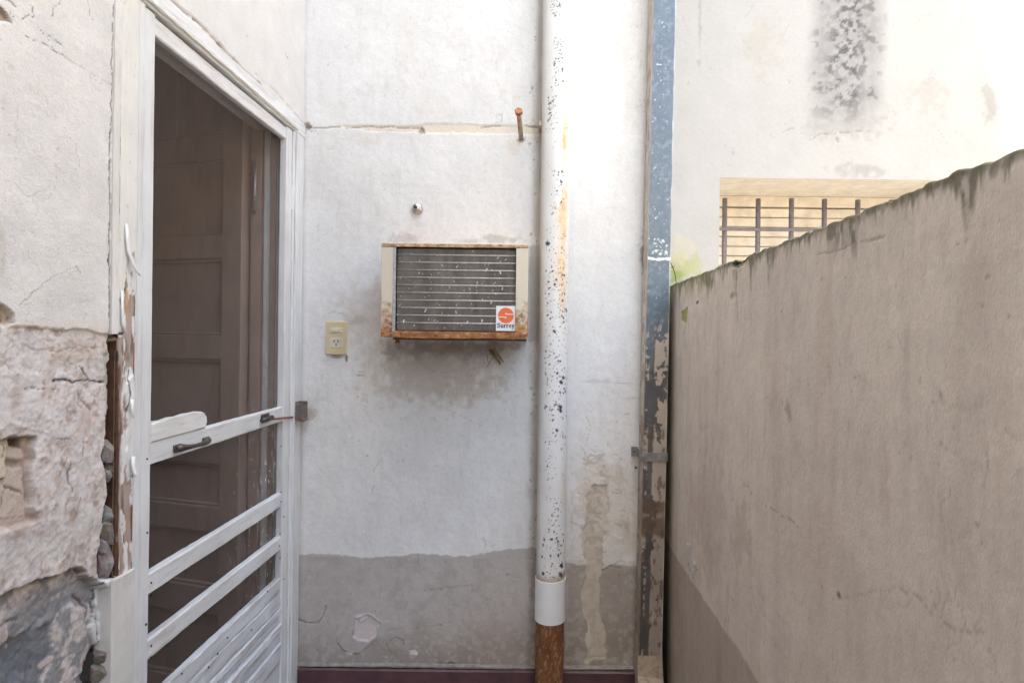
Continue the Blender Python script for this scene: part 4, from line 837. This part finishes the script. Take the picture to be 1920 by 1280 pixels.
# slab-serif lettering SURREY wordmark, drawn as strokes
bm = bmesh.new(); y2 = yS; tw_, x_h = W_ * .90, W_ * .145
cw = [1.25, 1.15, .85, .85, 1.0, 1.1]; un = tw_ / (sum(cw) + .12 * 5); cx_ = sx0 + W_ * .06; bz = sz0 + (sz1 - sz0) * .135
def strk(P, wd):
    for (xa_, za_), (xb_, zb3) in zip(P[:-1], P[1:]):
        d = Vector((xb_ - xa_, zb3 - za_)); L = d.length; d = d / max(L, 1e-9); nrm = Vector((-d.y, d.x)) * wd / 2; d = d * wd * .25
        quad([(xa_ - d.x + nrm.x, za_ - d.y + nrm.y), (xa_ - d.x - nrm.x, za_ - d.y - nrm.y), (xb_ + d.x - nrm.x, zb3 + d.y - nrm.y), (xb_ + d.x + nrm.x, zb3 + d.y + nrm.y)])
st, th = un * .36, un * .2
for ch, wdt in zip('Surrey', cw):
    X = lambda q: cx_ + q * un * wdt
    if ch == 'S': hh = x_h * 1.5; strk([(X(.88), bz + hh * .80), (X(.7), bz + hh * .97), (X(.35), bz + hh * .97), (X(.14), bz + hh * .75), (X(.3), bz + hh * .56), (X(.7), bz + hh * .44), (X(.88), bz + hh * .25), (X(.65), bz + hh * .03), (X(.3), bz + hh * .03), (X(.12), bz + hh * .22)], st * .85)
    if ch == 'u': strk([(X(.2), bz + x_h), (X(.2), bz + x_h * .25), (X(.4), bz + x_h * .04), (X(.75), bz + x_h * .15)], st); strk([(X(.78), bz + x_h), (X(.78), bz)], st); strk([(X(.0), bz + x_h * .96), (X(.3), bz + x_h * .96)], th); strk([(X(.58), bz + x_h * .96), (X(.85), bz + x_h * .96)], th); strk([(X(.75), bz + x_h * .06), (X(1.0), bz + x_h * .06)], th)
    if ch == 'r': strk([(X(.3), bz + x_h), (X(.3), bz)], st); strk([(X(.0), bz + x_h * .06), (X(.65), bz + x_h * .06)], th); strk([(X(.0), bz + x_h * .96), (X(.35), bz + x_h * .96)], th); strk([(X(.38), bz + x_h * .7), (X(.65), bz + x_h * .95), (X(.95), bz + x_h * .8)], st * .8)
    if ch == 'e': strk([(X(.15), bz + x_h * .52), (X(.85), bz + x_h * .52), (X(.78), bz + x_h * .85), (X(.5), bz + x_h * .98), (X(.2), bz + x_h * .8), (X(.14), bz + x_h * .4), (X(.3), bz + x_h * .08), (X(.6), bz + x_h * .03), (X(.9), bz + x_h * .22)], st * .7)
    if ch == 'y': strk([(X(.2), bz + x_h * .95), (X(.52), bz + x_h * .1)], st); strk([(X(.85), bz + x_h * .95), (X(.45), bz - x_h * .25), (X(.25), bz - x_h * .42), (X(.08), bz - x_h * .3)], th * 1.2); strk([(X(0), bz + x_h * .96), (X(.42), bz + x_h * .96)], th); strk([(X(.65), bz + x_h * .96), (X(1.02), bz + x_h * .96)], th)
    cx_ += un * (wdt + .12)
bmobj('lettering', bm, M_navy, stick)
tube('drain_stub', [(at(745, 640, 2.0).x, 2.0, az0 + .001), (at(745, 640, 2.0).x, 2.0, az0 - .018)], .008, M_rustbar2, ac, 8)

# ================================================================== DRAIN PIPE
PYc = YB - .062; pr = .0525
top_ = at(1038.5, 632, PYc - pr * .2); pxx = at(1038.0, 632, PYc).x; zc0 = at(1030, 1092, PYc - pr).z; zc1 = at(1030, 1172, PYc - pr).z
pipe = thing('drain_pipe', (pxx, PYc, 0), 'white round drain pipe with black paint chips and orange rust stains', 'pipe')
ns = 128
S = Sheet(np.linspace(-math.pi, math.pi, ns + 1) * pr, rangef((zc0 - .03, 2.80, .0024)), (.80, .79, .775), None, 91, .0025, 60)
# surface coordinate: s = arc length, 0 faces the viewer, positive to the viewer's right
def pp(u, v):
    c = (u - (1030 + (1090 - v) * 14.5 / 1090)) / 28.5; return (math.asin(max(-1, min(1, c))) * pr, at(1038, v, PYc - pr).z)
S.unp = pp
S.C *= (1 + .06 * (fbm(S.S, S.T, 12, 4, 3) - .5))[..., None]
rs = sst(.43, .64, fbm(S.S * 1.6, S.T * .45, 18, 5, 5)) * np.exp(-((S.S - .028) / .022) ** 2) * sst(1.42, 1.60, S.T)
S.put(full, rs, (.80, .52, .24), .7); S.put(full, rs * sst(.5, .62, fbm(S.S, S.T, 70, 3, 6)), (.60, .32, .12), .5)
S.put(full, sst(.56, .72, fbm(S.S * 1.5, S.T * .5, 12, 4, 8)) * sst(-.02, .03, S.S), (.78, .64, .44), .35)
def chips(n, u0, u1, v0, v1, r0, r1, col=(.035, .04, .05)):
    for _ in range(int(n * 1.5)):
        c = pp(random.uniform(u0, u1), random.uniform(v0, v1)); n_c = 0; r = .62 * (r0 + (r1 - r0) * random.random() ** 2.2)
        P = [c]; 
        for k in range(random.choice((0, 1, 1, 2))): P.append((P[-1][0] + random.uniform(-1, 1) * r, P[-1][1] + random.uniform(-1.6, 1.6) * r))
        if len(P) == 1: P.append((c[0] + 1e-4, c[1] + r * .5))
        S.crack(P, r, -.0006, col, 1, raw=True)
chips(60, 1030, 1052, 0, 30, .0008, .003); chips(70, 1036, 1054, 70, 160, .0008, .0032); chips(25, 1030, 1050, 160, 250, .0008, .0026); chips(30, 1025, 1036, 180, 225, .001, .004)
chips(26, 1025, 1055, 320, 400, .0014, .005); chips(40, 1020, 1066, 420, 520, .001, .0034); chips(85, 1018, 1067, 500, 640, .0011, .0042); chips(110, 1018, 1064, 640, 790, .0011, .0048); chips(30, 1015, 1060, 790, 900, .001, .0034); chips(28, 1025, 1055, 930, 1000, .001, .004); chips(55, 1012, 1058, 1000, 1092, .0012, .006)
for u, v, r in ((1047, 762, .006), (1049, 716, .0055), (1053, 707, .005), (1047, 735, .0045), (1041, 805, .005), (1048, 768, .005), (1060, 580, .0045), (1050, 1062, .007), (1050, 1080, .008), (1056, 1078, .005), (1022, 455, .006), (1036, 620, .004)): S.crack([pp(u, v), (pp(u, v)[0] + .003, pp(u, v)[1] - .004)], r, -.0006, (.03, .035, .05), 1, raw=True)
S.dots(240, 1008, 1070, 0, 1090, .0006, .0014, (.12, .10, .09), .8, 0); S.dots(50, 1020, 1068, 300, 700, .001, .0025, (.62, .36, .16), .7, 0)
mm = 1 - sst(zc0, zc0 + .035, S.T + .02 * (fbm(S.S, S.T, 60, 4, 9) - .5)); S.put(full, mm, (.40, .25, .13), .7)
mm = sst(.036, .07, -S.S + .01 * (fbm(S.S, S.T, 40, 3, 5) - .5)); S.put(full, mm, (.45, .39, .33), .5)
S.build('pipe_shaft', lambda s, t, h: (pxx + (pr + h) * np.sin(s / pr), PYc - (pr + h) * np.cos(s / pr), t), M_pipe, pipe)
def ringpipe(name, r0, z0, z1, m, wall=.003, parent=pipe, lip=0):
    V = []; Fc = []; prof = [(r0 - wall, z0), (r0, z0 + .0), (r0, z0 + .002), (r0 + lip, (z0 + z1) / 2), (r0, z1 - .002), (r0, z1), (r0 - wall, z1)]
    for r, z in prof:
        for j in range(64): a = 2 * math.pi * j / 64; V.append((pxx - .001 + r * math.cos(a), PYc + r * math.sin(a), z))
    for i in range(len(prof) - 1):
        for j in range(64): a, b = i * 64 + j, i * 64 + (j + 1) % 64; Fc.append((a, b, b + 64, a + 64))
    o = mobj(name, V, Fc, m, parent, True)
    try: o.data.set_sharp_from_angle(angle=R(40))
    except Exception: pass
    return o
cp = ringpipe('coupling', .0555, zc1, zc0, M_pvc, .0028); cp['label'] = 'clean white plastic coupling'
S = Sheet(np.linspace(-math.pi, math.pi, 97) * .0515, rangef((0, zc1 + .02, .004)), lin(128, 82, 50), None, 92, .002, 60)
S.C *= (.55 + .9 * fbm(S.S * 2, S.T * .5, 28, 5, 2))[..., None]; S.put(full, sst(.6, .7, fbm(S.S * 2, S.T, 70, 3, 4)), (.46, .33, .22), .6)
S.build('rusty_foot', lambda s, t, h: (pxx - .001 + .0515 * np.sin(s / .0515), PYc - .0515 * np.cos(s / .0515), t), attr_mat('rusty_iron', .6, .2, .5, 200), pipe)['label'] = 'bare rust-brown iron foot of the pipe'
# ruler ticks moulded on the coupling's side
zk = np.linspace(zc1 + .012, zc0 - .012, 17); bm = bmesh.new(); a = math.radians(-28)
for z in zk: bbox(bm, (-.0022, -.0004, -.0009), (.0022, .0004, .0009), 0, 1, Matrix.Translation((pxx - .001 + .0557 * math.cos(a), PYc + .0557 * math.sin(a), z)) @ Matrix.Rotation(a + math.pi / 2, 4, 'Z'))
bmobj('tick_marks', bm, flat_mat('tick_ink', (.3, .3, .32), .6), cp)['kind'] = 'stuff'
# wall strap
zb4 = at(1022, 232, PYc).z
bm = bmesh.new()
bbox(bm, (pxx - pr - .012, PYc - .006, zb4 - .010), (pxx - pr + .012, YB - .001, zb4 + .008), .003); bmobj('strap', bm, rust_mat('strap_paint', lin(190, 170, 150), .5, .7), pipe)

# ================================================================== ZINC DOWNSPOUT
GF = YB - .082; gx0 = at(1210.5, 632, GF).x; gx1 = gx0 + .0835; lean = math.tan(R(.55))
gut = thing('downspout', ((gx0 + gx1) / 2, YB - .04, 0), 'square zinc downspout, blue-grey above and peeling cream paint below', 'downspout')
GYf = onY(GF)
def gup(u, v): x, z = GYf(u, v); return (x - lean * (z - 1.4), z)
def zinc(S, side):
    z = S.T; n1 = fbm(S.S * 1.2, z, 55, 4, 3); n2 = fbm(S.S, z, 14, 4, 4)
    S.C[:] = np.array(lin(106, 116, 125)) * (.84 + .32 * n1)[..., None]
    S.put(full, sst(.60, .68, fbm(S.S, z, 75, 3, 5)), (.25, .28, .31), .5); S.put(full, sst(.5, .7, n2) * (1 - sst(1.25, 1.5, z)), lin(98, 95, 94), .7); S.put(full, 1 - sst(1.1, 1.48, z), lin(100, 96, 94), .8)
    # old cream paint: right part and lower down
    zc_ = 1.40; edge = fbm(S.S, z * .35, 26, 5, 6 + side) + .35 * (fbm(S.S, z, 90, 3, 7) - .5)
    rel = (S.S - S.s.min()) / (S.s.max() - S.s.min())
    want = sst(1.52, 1.36, z) * .5 + .5 * sst(1.45, 1.0, z)
    k = (edge + .26 * (rel - .55) + .10 * want) ; mm = sst(.485, .51, k) * (z < 1.50) * sst(1.50, 1.42, z + .04 * (1 - rel))
    band = np.exp(-((rel - .30 - .08 * (fbm(S.S * 0, z, 9, 3, 3) - .5)) / .13) ** 2); mm = mm * (1 - .9 * sst(.35, .6, band * (.6 + .8 * fbm(S.S, z, 30, 3, 21))))
    if side: mm = np.clip(mm + (z > .2) * .9, 0, 1)
    S.put(full, mm, (.60, .515, .43), .95, .0008)
    S.C *= (1 - .35 * (1 - sst(.3, 1.1, z)) * fbm(S.S, z, 20, 4, 10))[..., None]
    zr = gup(1220, 940)[1]; zq = gup(1220, 1005)[1]; zn = z + .02 * (fbm(S.S, z, 30, 4, 12) - .5)
    S.put(full, sst(zq - .01, zq + .01, zn) * (1 - sst(zr - .005, zr + .005, zn)), (.19, .125, .085), .85 if not side else .5)
    S.put(full, np.exp(-((zn - gup(1220, 966)[1]) / .012) ** 2) * sst(.4, .6, fbm(S.S, z, 60, 3, 15)), (.46, .40, .33), .8)
    S.put(full, sst(.56, .66, fbm(S.S * 1.5, z * .8, 50, 4, 16)) * (z < 1.1), (.14, .10, .08), .7)
S = Sheet(np.linspace(gx0, gx1, 44), rangef((.02, 2.80, .0028)), (.5, .5, .5), gup, 95, .003, 60); zinc(S, 0)
S.crack([(1214, 484), (1230, 487), (1245, 485), (1256, 486)], .0045, .0008, (.80, .77, .73), 1); S.dots(26, 1224, 1252, 448, 478, .001, .004, (.8, .78, .75), 1, .0004); S.dots(70, 1212, 1256, 0, 560, .0007, .002, (.72, .73, .74), .8, .0003)
S.crack([(1235, 600), (1228, 640), (1224, 700)], .002, 0, (.10, .09, .09), .6); S.crack([(1233, 121), (1240, 122)], .0025, .0005, (.78, .75, .7), .9)
mm = (1 - sst(.0, .004, S.S - gx0 + .003 * (fbm(S.S, S.T, 40, 4, 5) - .5))); S.put(full, mm, (.45, .32, .22), .8)
mm = 1 - sst(0, .006, gx1 - S.S + .008 * (fbm(S.S * 0, S.T, 12, 4, 6) - .35)); S.put(full, mm, (.80, .78, .75), .8)
S.build('front_face', lambda s, t, h: (s + lean * (t - 1.4), GF - h, t), M_zinc, gut)
S = Sheet(np.linspace(GF, YB - .004, 24), rangef((.02, 2.80, .004)), (.5, .5, .5), None, 96, .003, 60); zinc(S, 1)
S.C[:] = np.where((S.T > 1.2)[..., None], np.array((.62, .55, .49)) * (.75 + .5 * fbm(S.S, S.T, 40, 4, 3))[..., None], S.C)
S.put(full, sst(.55, .65, fbm(S.S, S.T * .5, 60, 4, 8)), (.26, .17, .12), .7)
S.build('side_face', lambda s, t, h: (gx0 + .0002 - h + lean * (t - 1.4), s, t), M_zinc, gut, flip=True)
V = []
for z in (.02, 2.8):
    for x, y in ((gx0 + .001, GF + .001), (gx1, GF + .001), (gx1, YB - .004), (gx0 + .001, YB - .004)): V.append((x + lean * (z - 1.4), y, z))
mobj('back_faces', V, [(1, 2, 6, 5), (2, 3, 7, 6), (4, 5, 6, 7), (3, 2, 1, 0)], M_galv, gut)
# seams, strap and shoe
zs_ = gup(1220, 856)[1]; M_strap = flat_mat('weathered_strap', lin(150, 146, 142), .5, .4, .3, 60); xs = lean * (zs_ - 1.4)
bm = bmesh.new(); bbox(bm, (gx0 + xs - .006, GF - .004, zs_ - .016), (gx1 + xs + .004, GF - .0015, zs_ + .016), .0008); bbox(bm, (gx0 + xs - .0062, GF - .0035, zs_ - .016), (gx0 + xs - .004, YB - .003, zs_ + .016), 0); bbox(bm, (gx0 + xs - .030, YB - .008, zs_ - .014), (gx0 + xs - .006, YB - .004, zs_ + .022), .0008); bbox(bm, (gx1 + xs + .002, GF - .004, zs_ - .014), (gx1 + xs + .0044, GF + .05, zs_ + .014), 0)
sp = bmobj('strap', bm, M_strap, gut)
for du, dv in ((1189, 846), (1192, 876)):
    q = at(du, dv, YB - .009); bm = bmesh.new(); bmesh.ops.create_uvsphere(bm, u_segments=10, v_segments=6, radius=.005); bmesh.ops.translate(bm, vec=q, verts=bm.verts); bmobj('screw_head', bm, M_crust, sp, True)
zf = gup(1215, 1238)[1]; xs = lean * (zf - 1.4)
bm = bmesh.new()
ring = [[(gx0 + xs - .002, GF - .003, zf + .02), (gx1 + xs + .001, GF - .003, zf + .02), (gx1 + xs + .001, YB - .003, zf + .02), (gx0 + xs - .002, YB - .003, zf + .02)], [(gx0 + xs - .006, GF - .018, zf - .045), (gx1 + xs + .002, GF - .018, zf - .055), (gx1 + xs + .002, YB - .02, zf - .05), (gx0 + xs - .006, YB - .02, zf - .05)], [(gx0 + xs - .004, GF - .07, zf - .12), (gx1 + xs + .0, GF - .07, zf - .12), (gx1 + xs, GF + .0, zf - .16), (gx0 + xs - .004, GF + .0, zf - .16)]]
rv = [[bm.verts.new(p_) for p_ in r_] for r_ in ring]
for i in range(2):
    for j in range(4): bm.faces.new((rv[i][j], rv[i][(j + 1) % 4], rv[i + 1][(j + 1) % 4], rv[i + 1][j]))
bmesh.ops.recalc_face_normals(bm, faces=bm.faces)
bmobj('shoe', bm, paint_mat('shoe_paint', (.45, .37, .29), dirt=(.16, .12, .09), amt=.9, scale=50), gut)

# ================================================================== SMALL THINGS ON THE BACK WALL
# switch and socket plate
o0, o1 = at(612.5, 664, YB), at(652, 603, YB)
plate = thing('socket_plate', ((o0.x + o1.x) / 2, YB, o0.z), 'cream wall plate with a rocker switch above a slanted-pin socket', 'socket')
yf = YB - .010; cxp = (o0.x + o1.x) / 2; hpz = o1.z - o0.z
box('plate', (o0.x, yf, o0.z), (o1.x, YB + .004, o1.z), M_plate, plate, .002)
def zz_(f): return o0.z + hpz * f
sw = box('switch_module', (cxp - .0245, yf - .0010, zz_(.655)), (cxp + .0245, yf + .003, zz_(.815)), M_module, plate, .0006)
box('rocker', (cxp - .0155, yf - .0045, zz_(.685)), (cxp + .0155, yf - .0008, zz_(.79)), M_module, sw, .0012)
sc = box('socket_module', (cxp - .0245, yf - .0010, zz_(.20)), (cxp + .0245, yf + .003, zz_(.505)), M_module, plate, .0006)
bm = bmesh.new()
for dx_, dz_, an in ((-.0078, .405, -28), (.0072, .405, 32), (0, .30, 0)):
    bbox(bm, (-.0013, -.0012, -.0052), (.0013, .0006, .0052), 0, 1, Matrix.Translation((cxp + dx_, yf - .0010, zz_(dz_))) @ Matrix.Rotation(R(an) * -1, 4, 'Y'))
bmobj('pin_slots', bm, M_black, sc)
# chrome rose
ce = at(781.5, 391, YB - .01)
rose = thing('chrome_rose', (ce.x, YB, ce.z), 'small round chrome fitting on the wall above the air conditioner', 'wall fitting')
prof = [(.022, .0), (.022, -.003), (.0195, -.008), (.0145, -.0125), (.0125, -.013), (.012, -.020), (.0085, -.022), (.0001, -.0225)]
V = []; Fc = []
for r_, d_ in prof:
    for j in range(32): a = 2 * math.pi * j / 32; V.append((ce.x + r_ * math.cos(a), YB - .001 + d_, ce.z + r_ * math.sin(a)))
for i in range(len(prof) - 1):
    for j in range(32): a, b = i * 32 + j, i * 32 + (j + 1) % 32; Fc.append((a, b, b + 32, a + 32))
mobj('rose', V, Fc, M_chrome, rose, True)
tube('spout', [(ce.x + .002, YB - .016, ce.z + .001), (ce.x - .002, YB - .034, ce.z + .003)], .0062, M_iron, rose, 12)
# rusty bolt in the wall
bb = BY(977, 258); bt_ = at(973, 213, 2.0)
bolt = thing('rusty_bolt', (bb[0], YB, bb[1]), 'rusty hex-headed bolt sticking out of the wall joint beside the pipe', 'bolt')
B0, B1 = Vector((bb[0], YB + .01, bb[1] - .004)), bt_; dd = (B1 - B0).normalized()
M_bolt = rust_mat('bolt_rust', lin(176, 164, 146), .48, .60)
tube('shank', [B0, B0.lerp(B1, .5), B1], .0088, M_bolt, bolt, 14); tube('head', [B1 - dd * .001, B1 + dd * .003, B1 + dd * .014, B1 + dd * .016], [.012, .0145, .0145, .012], rust_mat('bolt_head_rust', lin(190, 120, 70), .35, .5), bolt, 6, False)
# grasshopper on the wall
def gp(u, v, d): return at(u, v, YB - d)
M_hop = flat_mat('grasshopper_brown', lin(128, 108, 70), .55, 0, .35, 160, .3); M_hop2 = flat_mat('grasshopper_wing', lin(150, 128, 84), .5, 0, .35, 120, .3)
hop = thing('grasshopper', gp(930, 668, .002), 'brown grasshopper clinging to the wall under the air conditioner', 'insect')
tube('body', [gp(918, 655, .008), gp(919.5, 657, .011), gp(922, 660, .013), gp(925, 664, .0125), gp(930, 671, .011), gp(935, 677, .009), gp(939, 682, .007)], [.002, .0052, .0062, .0058, .005, .0036, .0012], M_hop, hop, 10)
for P in ([(922, 656), (928, 653), (945, 678), (944, 680)], [(919, 660), (923, 662), (939, 683), (937, 684)]):
    V = [gp(u, v, .017 - .006 * i / 3) for i, (u, v) in enumerate(P)]; o = mobj('wing', [v[:] for v in V], [(0, 1, 2, 3)], M_hop2, hop); md = o.modifiers.new('t', 'SOLIDIFY'); md.thickness = .0012
for P in ([(926, 667), (922, 673), (917.5, 680), (912, 688)], [(921, 662), (915, 664), (913.5, 669), (914, 676)], [(924, 655), (927, 651), (930, 655)]):
    tube('leg', [gp(u, v, .012 - .011 * i / (len(P) - 1)) for i, (u, v) in enumerate(P)], [.0016] + [.0011] * (len(P) - 1), M_hop, hop, 6)
tube('antenna', [gp(918, 655, .011), gp(915, 652, .016), gp(913, 648, .018)], .0005, M_hop, hop, 5)
